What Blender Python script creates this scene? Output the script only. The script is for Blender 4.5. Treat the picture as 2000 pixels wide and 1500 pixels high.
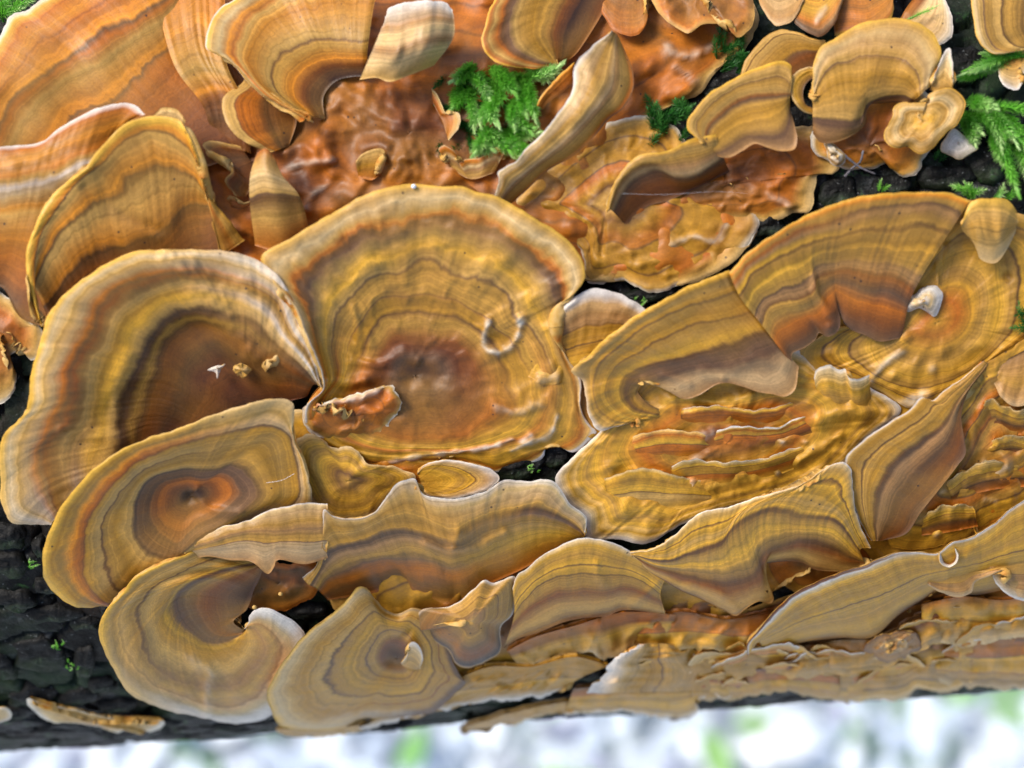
import bpy, math, random
import numpy as np
from mathutils import Matrix, Vector

# ------------------------------------------------------------------ camera, sky, sun
S = 8e-5                 # metres per photograph pixel on the plane through the log's crest
DIST = 3750.0            # camera distance from that plane, in the same pixels (0.30 m)
PITCH = math.radians(80) # the camera looks down at the log
LOG_R = 1150.0           # log radius (about 92 mm)
AX_Q, AX_SLOPE = -294.0, -0.06   # the axis: offset across the picture, tilt

scene = bpy.context.scene
for o in list(bpy.data.objects):
    bpy.data.objects.remove(o)
# view frame: x right, y up in the picture, z towards the camera, origin on the crest plane, in metres
VIEW = Matrix.Translation((0, 0, 1.10)) @ Matrix.Rotation(math.radians(90) - PITCH, 4, 'X')
VN = np.array(VIEW)

cam_data = bpy.data.cameras.new('camera')
cam = bpy.data.objects.new('camera', cam_data)
scene.collection.objects.link(cam)
cam.matrix_world = VIEW @ Matrix.Translation((0, 0, DIST * S))
cam_data.sensor_width = 36.0
cam_data.lens = 36.0 * DIST / 2000.0
cam_data.clip_start = 0.01
cam_data.clip_end = 100.0
cam_data.dof.use_dof = True
cam_data.dof.focus_distance = (DIST + 120) * S
cam_data.dof.aperture_fstop = cam_data.lens / 1000.0 / 0.0058
scene.camera = cam

sun_dir_view = Vector((-0.58, 0.42, 0.70)).normalized()
sun_dir = (VIEW.to_3x3() @ sun_dir_view).normalized()
sun_el = math.asin(sun_dir.z)
world = bpy.data.worlds.new('World')
scene.world = world
world.use_nodes = True
wn = world.node_tree
bg = wn.nodes['Background']
sky = wn.nodes.new('ShaderNodeTexSky')
sky.sky_type = 'NISHITA'
sky.sun_disc = False
sky.sun_elevation = sun_el
sky.sun_rotation = math.atan2(sun_dir.x, sun_dir.y)
sky.air_density = 1.0
sky.dust_density = 3.0
sky.ozone_density = 1.0
wn.links.new(sky.outputs[0], bg.inputs[0])
bg.inputs[1].default_value = 0.08
sun_data = bpy.data.lights.new('sun', 'SUN')
sun_data.energy = 1.5
sun_data.angle = math.radians(22)
sun_data.color = (1.0, 0.95, 0.86)
sun = bpy.data.objects.new('sun', sun_data)
scene.collection.objects.link(sun)
sun.rotation_euler = sun_dir.to_track_quat('Z', 'Y').to_euler()
scene.view_settings.view_transform = 'Standard'
scene.view_settings.look = 'None'
scene.view_settings.gamma = 1.0
scene.view_settings.use_curve_mapping = False
scene.view_settings.exposure = 1.42

# ------------------------------------------------------------------ numeric helpers
rng = np.random.default_rng(7)
_perm = rng.permutation(512)
_grad = rng.normal(size=(512, 2)); _grad /= np.linalg.norm(_grad, axis=1)[:, None]

def perlin(x, y, seed=0):
    x = np.asarray(x, float); y = np.asarray(y, float)
    xi = np.floor(x).astype(int); yi = np.floor(y).astype(int)
    xf = x - xi; yf = y - yi
    def g(ix, iy, dx, dy):
        h = _perm[(_perm[(_perm[(ix + seed * 17) % 512] + iy) % 512] + seed) % 512]
        v = _grad[h]
        return v[..., 0] * dx + v[..., 1] * dy
    u = xf * xf * xf * (xf * (xf * 6 - 15) + 10); v = yf * yf * yf * (yf * (yf * 6 - 15) + 10)
    a = g(xi, yi, xf, yf); b = g(xi + 1, yi, xf - 1, yf)
    c = g(xi, yi + 1, xf, yf - 1); d = g(xi + 1, yi + 1, xf - 1, yf - 1)
    return (a + u * (b - a) + v * ((c + u * (d - c)) - (a + u * (b - a)))) * 1.5

def fbm(x, y, seed=0, octs=3):
    r = 0; a = 1.0
    for k in range(octs):
        r = r + a * perlin(x * 2 ** k, y * 2 ** k, seed + k * 5); a *= 0.5
    return r

def log_z(px, py):
    """depth (pixels, 0 at the crest) where the line of sight through a picture point meets the round log"""
    px = np.asarray(px, float); py = np.asarray(py, float)
    q = ((py - 750.0) - AX_SLOPE * (px - 1000.0)) / math.hypot(1, AX_SLOPE)
    k = q / DIST
    a = k * k + 1; b = 2 * LOG_R - 2 * k * (q - AX_Q); c = (q - AX_Q) ** 2
    return (-b + np.sqrt(np.maximum(b * b - 4 * a * c, 0))) / (2 * a)

def to_world(px, py, z):
    """picture point at a depth z (pixels towards the camera) -> world metres"""
    k = (DIST - z) / DIST
    v = np.stack([(np.asarray(px) - 1000.0) * k * S, (750.0 - np.asarray(py)) * k * S, z * S, np.ones_like(z)], -1)
    return (v @ VN.T)[..., :3]

def pts(s):
    if isinstance(s, str):
        return np.array([[float(a) for a in p.split(',')] for p in s.split()])
    return np.array(s, float)

def curve(p, n, closed=False):
    """smooth curve through the points, n samples at equal arc length"""
    p = pts(p)
    if closed:
        q = np.vstack([p[-1], p, p[0], p[1]])
    else:
        q = np.vstack([2 * p[0] - p[1], p, 2 * p[-1] - p[-2]]) if len(p) > 1 else np.vstack([p] * 4)
    out = []
    for i in range(1, len(q) - 2):
        p0, p1, p2, p3 = q[i - 1], q[i], q[i + 1], q[i + 2]
        d1 = max(np.linalg.norm(p1 - p0), 1e-6) ** .5; d2 = max(np.linalg.norm(p2 - p1), 1e-6) ** .5; d3 = max(np.linalg.norm(p3 - p2), 1e-6) ** .5
        t = np.linspace(0, 1, 24, endpoint=False)[:, None]
        m1 = (p1 - p0) / d1 - (p2 - p0) / (d1 + d2) + (p2 - p1) / d2
        m2 = (p2 - p1) / d2 - (p3 - p1) / (d2 + d3) + (p3 - p2) / d3
        m1 = m1 * d2; m2 = m2 * d2
        out.append((2 * t ** 3 - 3 * t ** 2 + 1) * p1 + (t ** 3 - 2 * t ** 2 + t) * m1 + (-2 * t ** 3 + 3 * t ** 2) * p2 + (t ** 3 - t ** 2) * m2)
    out.append(q[-2][None])
    c = np.vstack(out)
    L = np.concatenate([[0], np.cumsum(np.linalg.norm(np.diff(c, axis=0), axis=1))])
    s = np.linspace(0, L[-1], n)
    return np.stack([np.interp(s, L, c[:, k]) for k in range(c.shape[1])], 1), L[-1]

def spread(hs, n, closed=False):
    hs = np.atleast_1d(np.array(hs, float))
    if len(hs) == 1:
        return np.full(n, hs[0])
    if closed:
        hs = np.append(hs, hs[0])
    x = np.linspace(0, 1, n) * (len(hs) - 1)
    i = np.clip(x.astype(int), 0, len(hs) - 2); f = x - i; f = f * f * (3 - 2 * f)
    return hs[i] * (1 - f) + hs[i + 1] * f

def hermite(ts, vals, t):
    """vals: K x N x C at parameters ts -> len(t) x N x C"""
    ts = np.array(ts, float); K = len(ts)
    m = np.zeros_like(vals)
    for k in range(K):
        if K == 2:
            m[k] = (vals[1] - vals[0]) / (ts[1] - ts[0])
        elif k == 0:
            m[k] = (vals[1] - vals[0]) / (ts[1] - ts[0])
        elif k == K - 1:
            m[k] = (vals[-1] - vals[-2]) / (ts[-1] - ts[-2])
        else:
            a = (vals[k] - vals[k - 1]) / (ts[k] - ts[k - 1]); b = (vals[k + 1] - vals[k]) / (ts[k + 1] - ts[k])
            wa = ts[k + 1] - ts[k]; wb = ts[k] - ts[k - 1]
            m[k] = (a * wa + b * wb) / (wa + wb)
    out = np.zeros((len(t),) + vals.shape[1:])
    for j, tt in enumerate(t):
        k = int(np.clip(np.searchsorted(ts, tt) - 1, 0, K - 2))
        h = ts[k + 1] - ts[k]; s = (tt - ts[k]) / h
        out[j] = ((2 * s ** 3 - 3 * s ** 2 + 1) * vals[k] + (s ** 3 - 2 * s ** 2 + s) * h * m[k]
                  + (-2 * s ** 3 + 3 * s ** 2) * vals[k + 1] + (s ** 3 - s ** 2) * h * m[k + 1])
    return out

def seg_dist(X, Y, poly):
    """distance to a polyline and the fraction along it"""
    best = np.full(X.shape, 1e9)
    if len(poly) == 1:
        return np.hypot(X - poly[0, 0], Y - poly[0, 1])
    for a, b in zip(poly[:-1], poly[1:]):
        d = b - a; L2 = max(d @ d, 1e-9)
        f = np.clip(((X - a[0]) * d[0] + (Y - a[1]) * d[1]) / L2, 0, 1)
        best = np.minimum(best, np.hypot(X - a[0] - f * d[0], Y - a[1] - f * d[1]))
    return best

# ------------------------------------------------------------------ colours and materials
def lin(c):
    c = np.array(c, float) / 255.0
    return np.where(c <= 0.04045, c / 12.92, ((c + 0.055) / 1.055) ** 2.4)

ALB = 0.72
PAL = {  # as seen in the photograph, turned into albedo below
    'y': (240, 184, 58),  'w': (244, 234, 214), 'c': (232, 196, 132), 't': (214, 165, 80),
    'g': (198, 141, 34),  'G': (228, 169, 44),  'o': (196, 108, 16),  'O': (222, 138, 24),
    'r': (144, 80, 20),   'R': (108, 56, 16),   'b': (116, 76, 34),   'p': (116, 82, 52),
    'P': (178, 130, 74),  'd': (66, 40, 22),    'k': (46, 36, 34),    'l': (216, 174, 114),
    's': (198, 146, 56),
}
ALBEDO = {k: tuple((lin(v) * ALB).tolist()) + (1.0,) for k, v in PAL.items()}

class NT:
    def __init__(self, mat):
        mat.use_nodes = True
        self.t = mat.node_tree; self.n = self.t.nodes
        self.bsdf = self.n['Principled BSDF']
    def add(self, typ, **kw):
        nd = self.n.new(typ)
        for k, v in kw.items():
            setattr(nd, k, v)
        return nd
    def link(self, a, b):
        self.t.links.new(a, b)
    def val(self, sock, v):
        if hasattr(v, 'default_value') or isinstance(v, bpy.types.NodeSocket):
            self.link(v, sock)
        else:
            sock.default_value = v
    def math(self, op, a, b=0.0, c=None, clamp=False):
        nd = self.add('ShaderNodeMath', operation=op); nd.use_clamp = clamp
        self.val(nd.inputs[0], a); self.val(nd.inputs[1], b)
        if c is not None:
            self.val(nd.inputs[2], c)
        return nd.outputs[0]
    def attr(self, name, vec=False):
        nd = self.add('ShaderNodeAttribute', attribute_name=name)
        return nd.outputs['Vector'] if vec else nd.outputs['Fac']
    def noise(self, vec, scale, detail=2.0, rough=0.5, dim='3D'):
        nd = self.add('ShaderNodeTexNoise', noise_dimensions=dim)
        if vec is not None:
            self.link(vec, nd.inputs['Vector'])
        nd.inputs['Scale'].default_value = scale; nd.inputs['Detail'].default_value = detail; nd.inputs['Roughness'].default_value = rough
        return nd.outputs['Fac']
    def remap(self, v, a, b, c, d):
        nd = self.add('ShaderNodeMapRange'); nd.clamp = True
        self.val(nd.inputs[0], v)
        for i, q in enumerate((a, b, c, d)):
            nd.inputs[1 + i].default_value = q
        return nd.outputs[0]
    def mix(self, fac, a, b, mode='MIX'):
        nd = self.add('ShaderNodeMix', data_type='RGBA', blend_type=mode)
        self.val(nd.inputs[0], fac); self.val(nd.inputs[6], a); self.val(nd.inputs[7], b)
        return nd.outputs[2]
    def ramp(self, fac, stops):
        nd = self.add('ShaderNodeValToRGB'); cr = nd.color_ramp; cr.interpolation = 'LINEAR'; stops = sorted(stops, key=lambda q: q[0])
        els = cr.elements
        while len(els) < len(stops):
            els.new(0.5)
        for e, (p, col) in zip(els, stops):
            e.position = p
        for e, (p, col) in zip(els, stops):
            e.color = col
        self.link(fac, nd.inputs[0])
        return nd.outputs[0]
    def bump(self, height, strength, dist, normal=None):
        nd = self.add('ShaderNodeBump')
        nd.inputs['Strength'].default_value = strength; nd.inputs['Distance'].default_value = dist
        self.link(height, nd.inputs['Height'])
        if normal is not None:
            self.link(normal, nd.inputs['Normal'])
        return nd.outputs[0]

def parse_ramp(s):
    """growth zones as ramp stops; dark zones lying between lighter ones become narrow lines"""
    tk = [(float(p), k) for p, k in (tok.split(':') for tok in s.split())]
    out = []
    for i, (p, k) in enumerate(tk):
        col = ALBEDO[k]
        if k in 'pbr' and p > 0.33 and 0 < i < len(tk) - 1 and tk[i - 1][1] not in 'pbrRd' and tk[i + 1][1] not in 'pbrRd':
            a, b = tk[i - 1], tk[i + 1]
            w1 = min(0.024, (p - a[0]) * 0.6); w2 = min(0.018, (b[0] - p) * 0.6)
            out += [(p - w1, ALBEDO[a[1]]), (p, col), (p + w2, ALBEDO[b[1]])]
        else:
            out.append((p, col))
    return out[:32]

def stripe_stops(seed):
    """fine crisp growth lines: grey factors along the zones"""
    r = random.Random(seed * 91 + 5)
    st = [(0.0, 1.0)]; t = 0.26
    while t < 0.975 and len(st) < 29:
        w = r.uniform(0.006, 0.013)
        v = r.choice([0.56, 0.66, 0.74, 0.8, 1.3, 1.45])
        st += [(t, 1.0), (t + w, v)]
        if r.random() < 0.35:
            st += [(t + 2.0 * w, 1.02)]
        t += 2.6 * w + r.uniform(0.008, 0.05)
    st.append((1.0, 1.0))
    return [(p, (v, v * (1.0 if v < 1 else 1.01), v * (0.96 if v < 1 else 1.15), 1.0)) for p, v in sorted(st)[:32]]

_fung = {}
def fungus_material(ra, rb, seed, crust, radial):
    key = (ra, rb, seed, crust, radial)
    if key in _fung:
        return _fung[key]
    m = bpy.data.materials.new('fungus_skin')
    N = NT(m)
    zone = N.attr('zone'); fib = N.attr('fib', True); mixr = N.attr('mixr'); pale = N.attr('pale')
    obj = N.add('ShaderNodeTexCoord').outputs['Object']
    # pattern coordinates: along the margin and across the zones
    comb = N.add('ShaderNodeCombineXYZ'); N.link(N.math('MULTIPLY', zone, 60.0), comb.inputs[2])
    vadd = N.add('ShaderNodeVectorMath', operation='ADD'); N.link(fib, vadd.inputs[0]); N.link(comb.outputs[0], vadd.inputs[1])
    off = N.add('ShaderNodeVectorMath', operation='ADD'); N.link(vadd.outputs[0], off.inputs[0]); off.inputs[1].default_value = (seed * 313.1, seed * 71.7, seed * 19.3)
    fv = off.outputs[0]
    fibre0 = N.noise(fv, 0.22, 2.0, 0.6)           # about 4-5 px wide radial fibres
    streak0 = N.noise(fv, 0.045, 2.0, 0.5)          # broader radial streaks
    kf = N.remap(zone, 0.3, 0.8, 0.0, 0.35 if crust else 1.0) if radial else N.remap(zone, 0.05, 0.45, 0.0, 1.0)
    fibre = N.math('ADD', 0.5, N.math('MULTIPLY', N.math('SUBTRACT', fibre0, 0.5), kf))
    streak = N.math('ADD', 0.5, N.math('MULTIPLY', N.math('SUBTRACT', streak0, 0.5), kf))
    wob = N.noise(obj, 110.0, 3.0, 0.55)
    blot = N.noise(obj, 330.0, 3.0, 0.6)
    fine = N.noise(obj, 2600.0, 2.0, 0.6)
    # bands shift a little with wobble and feather along the fibres
    z = N.math('ADD', zone, N.math('MULTIPLY', N.math('SUBTRACT', wob, 0.5), 0.17))
    z = N.math('ADD', z, N.math('MULTIPLY', N.math('SUBTRACT', streak, 0.5), 0.035))
    z = N.math('ADD', z, N.math('MULTIPLY', N.math('SUBTRACT', fibre, 0.5), 0.012))
    # keep the very rim fixed
    k = N.remap(zone, 0.90, 1.0, 0.0, 1.0)
    nd = N.add('ShaderNodeMix', data_type='FLOAT'); N.link(k, nd.inputs[0]); N.link(z, nd.inputs[2]); N.link(zone, nd.inputs[3])
    z = nd.outputs[0]
    ca = N.ramp(z, parse_ramp(ra))
    col = N.mix(mixr, ca, N.ramp(z, parse_ramp(rb))) if rb else ca
    # fine growth lines, then zones fade out in places
    if not (crust and radial):
        col = N.mix(0.72, col, N.ramp(z, stripe_stops(seed)), 'MULTIPLY')
    fd = N.noise(obj, 62.0, 2.0, 0.5)
    col = N.mix(N.math('MULTIPLY', N.remap(fd, 0.42, 0.68, 0.0, 0.42), N.remap(zone, 0.86, 0.97, 1.0, 0.0)), col, ALBEDO['s'])
    # fine concentric lines
    cz = N.add('ShaderNodeCombineXYZ'); N.link(N.math('MULTIPLY', z, 1.0), cz.inputs[0]); cz.inputs[1].default_value = seed * 3.7
    lines = N.noise(cz.outputs[0], 30.0, 3.0, 0.65)
    lv = N.remap(lines, 0.28, 0.72, 0.80 if not crust else 0.82, 1.15 if not crust else 1.15)
    if radial:
        lv = N.math('ADD', 1.0, N.math('MULTIPLY', N.math('SUBTRACT', lv, 1.0), N.remap(zone, 0.06, 0.22, 0.0, 1.0)))
    thin = N.remap(N.math('ABSOLUTE', N.math('SUBTRACT', lines, 0.52)), 0.0, 0.035, 0.80 if not crust else 0.9, 1.0)
    lv = N.math('MULTIPLY', lv, thin) if not radial else N.math('MULTIPLY', lv, N.math('MAXIMUM', thin, N.remap(zone, 0.06, 0.2, 1.0, 0.0)))
    fvv = N.remap(fibre, 0.25, 0.75, 0.94, 1.05)
    bv = N.remap(blot, 0.25, 0.75, 0.84, 1.14) if not crust else N.remap(blot, 0.25, 0.75, 0.66, 1.24)
    sv = N.remap(streak, 0.25, 0.75, 0.94, 1.05)
    fn = N.remap(fine, 0.25, 0.75, 0.87, 1.12)
    v = N.math('MULTIPLY', N.math('MULTIPLY', lv, fvv), N.math('MULTIPLY', N.math('MULTIPLY', bv, sv), fn))
    g = N.add('ShaderNodeCombineColor'); 
    for i in range(3):
        N.link(v, g.inputs[i])
    col = N.mix(1.0, col, g.outputs[0], 'MULTIPLY')
    # rusty and violet-brown blotches
    b2 = N.noise(obj, 75.0, 3.0, 0.6)
    col = N.mix(N.remap(b2, 0.54, 0.70, 0.0, 0.50 if crust else 0.15), col, ALBEDO['r'])
    b3 = N.noise(obj, 140.0, 3.0, 0.55)
    col = N.mix(N.remap(b3, 0.60, 0.76, 0.0, 0.60 if crust else 0.20), col, ALBEDO['p'])
    # pale ridges, worn edges
    col = N.mix(N.math('MULTIPLY', pale, N.remap(blot, 0.3, 0.6, 0.45, 1.0), clamp=True), col, ALBEDO['w'])
    # a few dark specks
    vor = N.add('ShaderNodeTexVoronoi'); N.link(obj, vor.inputs['Vector']); vor.inputs['Scale'].default_value = 420.0
    spk = N.math('MULTIPLY', N.remap(vor.outputs['Distance'], 0.06, 0.10, 1.0, 0.0), N.remap(N.noise(obj, 95.0, 1.0), 0.56, 0.60, 0.0, 0.85))
    col = N.mix(spk, col, ALBEDO['k'])
    N.link(col, N.bsdf.inputs['Base Color'])
    N.link(N.remap(N.math('ADD', blot, fibre), 0.7, 1.3, 0.44 if crust else 0.42, 0.62), N.bsdf.inputs['Roughness'])
    N.bsdf.inputs['Specular IOR Level'].default_value = 0.42
    N.bsdf.inputs['Sheen Weight'].default_value = 0.0
    N.bsdf.inputs['Sheen Roughness'].default_value = 0.45
    N.bsdf.inputs['Sheen Tint'].default_value = (0.85, 0.88, 1.0, 1.0)
    N.bsdf.inputs['Subsurface Weight'].default_value = 0.0
    N.bsdf.inputs['Subsurface Radius'].default_value = (1.0, 0.45, 0.12)
    N.bsdf.inputs['Subsurface Scale'].default_value = 0.0012
    hsum = N.math('ADD', N.math('MULTIPLY', fibre, 0.5), N.math('MULTIPLY', lines, 0.3))
    bn = N.bump(hsum, 0.35, 0.00016)
    bn = N.bump(N.math('ADD', blot, N.math('MULTIPLY', fine, 0.6)), 0.24, 0.0002, bn)
    N.link(bn, N.bsdf.inputs['Normal'])
    _fung[key] = m
    return m

def simple_material(name, stops, scale, rough=0.7, bump=0.4, bdist=0.0003, scale2=None, spec=0.3):
    m = bpy.data.materials.new(name)
    N = NT(m)
    obj = N.add('ShaderNodeTexCoord').outputs['Object']
    a = N.noise(obj, scale, 4.0, 0.6)
    N.link(N.ramp(N.remap(a, 0.28, 0.72, 0.0, 1.0), stops), N.bsdf.inputs['Base Color'])
    N.bsdf.inputs['Roughness'].default_value = rough
    N.bsdf.inputs['Specular IOR Level'].default_value = spec
    if bump:
        N.link(N.bump(N.noise(obj, scale2 or scale * 3, 5.0, 0.65), bump, bdist), N.bsdf.inputs['Normal'])
    return m

def A(*c):
    return tuple(c) + (1.0,)

UNDER = simple_material('fungus_underside', [(0, ALBEDO['c']), (0.6, ALBEDO['t']), (1, ALBEDO['o'])], 300.0, 0.7)

# ------------------------------------------------------------------ object helpers
def link(o, parent=None):
    scene.collection.objects.link(o)
    if parent is not None:
        o.parent = parent
        o.matrix_parent_inverse = parent.matrix_world.inverted() if parent.type == 'EMPTY' else Matrix.Translation(-parent.location)
    return o

def tag(o, label, cat, group=None, kind=None):
    if label: o['label'] = label
    if cat: o['category'] = cat
    if group: o['group'] = group
    if kind: o['kind'] = kind
    return o

def mesh_object(name, verts, faces, mats, parent=None, midx=None, attrs=None, smooth=True, origin=None):
    verts = np.asarray(verts, float)
    org = verts.mean(0) if origin is None else np.asarray(origin, float)
    me = bpy.data.meshes.new(name)
    me.from_pydata((verts - org).tolist(), [], faces)
    for mt in mats:
        me.materials.append(mt)
    if midx is not None:
        me.polygons.foreach_set('material_index', np.asarray(midx, np.int32))
    if smooth:
        me.polygons.foreach_set('use_smooth', np.ones(len(me.polygons), bool))
    for k, v in (attrs or {}).items():
        if v.ndim == 1:
            a = me.attributes.new(k, 'FLOAT', 'POINT'); a.data.foreach_set('value', v.astype(np.float32))
        else:
            a = me.attributes.new(k, 'FLOAT_VECTOR', 'POINT'); a.data.foreach_set('vector', v.astype(np.float32).ravel())
    me.update()
    o = bpy.data.objects.new(name, me)
    o.location = org
    return link(o, parent)

def empty_at(name, px, py, h=0.0):
    e = bpy.data.objects.new(name, None)
    e.empty_display_size = 0.005
    z = np.array(float(log_z(px, py)) + h)
    e.location = to_world(np.array(float(px)), np.array(float(py)), z)
    scene.collection.objects.link(e)
    e.matrix_world = Matrix.Translation(e.location)
    return e

_count = [0]
def grid_faces(n, mm, base=0, flip=False):
    i = np.arange(n - 1)[:, None]; j = np.arange(mm - 1)[None]
    a = base + i * mm + j
    q = np.stack([a, a + 1, a + mm + 1, a + mm], -1).reshape(-1, 4)
    return q[:, ::-1] if flip else q

def shell(name, contours, ramp, label=None, cat='fungus', group=None, parent=None, rampb=None, mixs=None, center=None, h0=None,
          thick=15, feats=(), crust=False, nu=None, nt=None, rip=2.2, wrk=1.6, und=6.0, lump=0.0, wav=1.6, roll=0.35, lumpsize=26.0, undsize=110.0):
    """A fungus body: a skin lofted through growth contours (t, points, heights above the log), base to margin, given thickness.
    With a centre the contours are closed rings round it."""
    _count[0] += 1; seed = _count[0]
    closed = center is not None
    cs = sorted(contours, key=lambda c: c[0])
    outer, L = curve(cs[-1][1], 400, closed)
    nu = nu or int(np.clip(L / 5.0, 40, 300))
    P = []
    if closed:
        nu += 1
        cx, cy = center
        oc, L = curve(cs[-1][1], nu, True)
        th = np.unwrap(np.arctan2(oc[:, 1] - cy, oc[:, 0] - cx))
        if th[-1] < th[0]:
            sgn = -1
        else:
            sgn = 1
        th = th * sgn; kw = max(3, nu // 28); m = nu - 1
        base_th = th[:-1]; tri = np.concatenate([base_th - 2 * math.pi, base_th, base_th + 2 * math.pi])
        ker = np.hanning(2 * kw + 3)[1:-1]; ker /= ker.sum()
        sm = np.convolve(np.maximum.accumulate(tri), ker, 'same')[m:2 * m + 1]
        th = (0.97 * sm + 0.03 * (sm[0] + np.linspace(0, 2 * math.pi, nu))) * sgn
        tot = 2 * math.pi * sgn
        th = th[0] + (th - th[0]) * (tot / (th[-1] - th[0]))
        ts = [0.0] if cs[0][0] > 0.001 else []
        if ts:
            hh = h0 if h0 is not None else cs[0][2][0] if hasattr(cs[0][2], '__len__') else cs[0][2]
            P.append(np.stack([cx + 0.05 * np.cos(th), cy + 0.05 * np.sin(th), np.full(nu, float(hh))], 1))
        for k, (t, p, h) in enumerate(cs):
            if k == len(cs) - 1:
                q = oc
            else:
                c, _ = curve(p, 500, True)
                a = np.mod(np.arctan2(c[:, 1] - cy, c[:, 0] - cx), 2 * math.pi); r = np.hypot(c[:, 0] - cx, c[:, 1] - cy)
                o_ = np.argsort(a)
                rr = np.interp(np.mod(th, 2 * math.pi), a[o_], r[o_], period=2 * math.pi)
                q = np.stack([cx + rr * np.cos(th), cy + rr * np.sin(th)], 1)
            P.append(np.column_stack([q, spread(h, nu, True)])); ts.append(t)
        frac = np.linspace(0, 1, nu)
        if len(ts) > 2 and ts[0] == 0.0 and ts[1] > 0.2:
            q = np.array([cx, cy]) + 0.35 * (P[1][:, :2] - np.array([cx, cy]))
            P.insert(1, np.column_stack([q, P[0][:, 2] + 0.15 * (P[1][:, 2] - P[0][:, 2])])); ts.insert(1, ts[1] * 0.35)
        if len(ts) == 2:
            q = np.array([cx, cy]) + 0.3 * (P[1][:, :2] - np.array([cx, cy]))
            P.insert(1, np.column_stack([q, P[0][:, 2] + 0.12 * (P[1][:, 2] - P[0][:, 2])])); ts.insert(1, 0.3)
        R = L / (2 * math.pi)
        fib = np.stack([R * np.cos(frac * 2 * math.pi), R * np.sin(frac * 2 * math.pi), np.zeros(nu)], 1)
    else:
        ts = []
        for t, p, h in cs:
            q, _ = curve(p, nu)
            P.append(np.column_stack([q, spread(h, nu)])); ts.append(t)
        frac = np.linspace(0, 1, nu)
        fib = np.stack([frac * L, np.zeros(nu), np.zeros(nu)], 1)
    P = np.array(P)
    width = np.median(np.linalg.norm(P[-1, :, :2] - P[0, :, :2], axis=1))
    nt = nt or int(np.clip(width / 5.0, 14, 90))
    s = np.linspace(0, 1, nt)
    tt = ts[0] + (ts[-1] - ts[0]) * (1 - (1 - s) ** 1.35)
    tt[-1] = ts[-1]
    if ts[0] != 0:
        pass
    G = hermite(ts, P, tt)                       # nt x nu x 3
    X, Y, H = G[..., 0].copy(), G[..., 1].copy(), G[..., 2].copy()
    step = np.linalg.norm(np.diff(G[..., :2], axis=0), axis=2)
    dm = np.concatenate([np.cumsum(step[::-1], 0)[::-1], np.zeros((1, nu))], 0)   # distance to the margin
    T2 = np.repeat(tt[:, None], nu, 1)
    FU = np.repeat(fib[None, :, 0], nt, 0); FV = np.repeat(fib[None, :, 1], nt, 0)
    if not closed:
        across = np.linalg.norm(np.diff(G[..., :2], axis=1), axis=2)
        ca = np.concatenate([np.zeros((nt, 1)), np.cumsum(across, 1)], 1)
        ds = np.minimum(ca, ca[:, -1:] - ca)
    else:
        ds = np.full_like(dm, 1e3)
    # ragged margin
    edge = np.clip(1 - dm / 40.0, 0, 1) ** 2
    wx = fbm(X / 26.0, Y / 26.0, seed, 3) * wav * edge; wy = fbm(X / 26.0 + 40, Y / 26.0, seed + 3, 3) * wav * edge
    # relief: zonal ripples, radial wrinkles, undulation, lumps
    fade = np.clip(dm / 25.0, 0.25, 1)
    arc = np.hypot(FU, FV) if False else FU + FV * 1.7
    H += rip * 1.2 * perlin(T2 * 7.0 + 0.5 * perlin(X / 120.0, Y / 120.0, seed), T2 * 0 + seed * 1.37, seed) * (0.6 + 0.5 * perlin(X / 80.0, Y / 80.0, seed + 11))
    H += 0.55 * wrk * (0.4 if closed and crust else 1.0) * fbm(FU / 17.0, FV / 17.0 + T2 * 1.6, seed + 1, 2) * (np.clip(T2 * 1.6 - 0.2, 0.0, 1) if closed else np.clip(T2 * 1.5, 0.2, 1))
    H += (0.0 if crust else 5.0) * perlin(FU / 80.0 + 3, FV / 80.0 + T2 * 0.9, seed + 6) * T2 ** 2 * min(1.0, width / 200.0)
    H += und * perlin(X / undsize + seed, Y / undsize, seed + 2) * np.clip(T2 * 1.5, 0.3, 1)
    if lump:
        qx = X + 10 * perlin(X / 40.0, Y / 40.0, seed + 21); qy = Y + 10 * perlin(X / 40.0 + 9, Y / 40.0, seed + 22)
        n = perlin(qx / (lumpsize * 1.5), qy / (lumpsize * 1.2), seed + 4) + 0.35 * perlin(qx / (lumpsize * .6), qy / (lumpsize * .6), seed + 5)
        n = np.where(n > 0, n, n * 0.35)
        H += lump * 1.5 * n * fade
    PL = np.zeros_like(H)
    for f in feats:
        p = pts(f[0]); wd, amp = f[1], f[2]
        if len(p) > 2:
            p = curve(p, 40)[0]
        jx = 6.0 * perlin(X / 22.0, Y / 22.0, seed + 7) if len(p) > 1 else 0
        wd = wd * (1.0 + 0.45 * perlin(X / 30.0, Y / 30.0, seed + 8))
        d = seg_dist(X, Y, p)
        d = np.abs(d + jx * 0.6)
        b = np.exp(-(d / wd) ** 2)
        H += amp * 0.8 * b * (1 + 0.3 * perlin(X / 20.0, Y / 20.0, seed + 9) * (len(p) > 1))
        if len(f) > 3:
            PL = np.maximum(PL, 0.8 * f[3] * np.exp(-(d / (wd * 0.7)) ** 2) * np.clip(0.8 + 0.8 * perlin(X / 13.0, Y / 13.0, seed + 13), 0.15, 1))
    X += wx; Y += wy
    q = np.sqrt(np.clip(np.minimum(dm, ds * 1.3) / (thick * 0.8), 0, 1))
    H -= roll * thick * (1 - q)
    TH = thick * np.clip(q, 0.12, 1)
    top = to_world(X, Y, log_z(X, Y) + H)
    # underside: offset along the surface normal
    du = np.gradient(top, axis=1); dv = np.gradient(top, axis=0)
    nrm = np.cross(du, dv)
    nrm /= np.linalg.norm(nrm, axis=2, keepdims=True) + 1e-12
    camp = np.array(cam.matrix_world.translation)
    sg = np.sign((nrm * (camp - top)).sum(2, keepdims=True)); 
    flip = sg.mean() < 0
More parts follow.
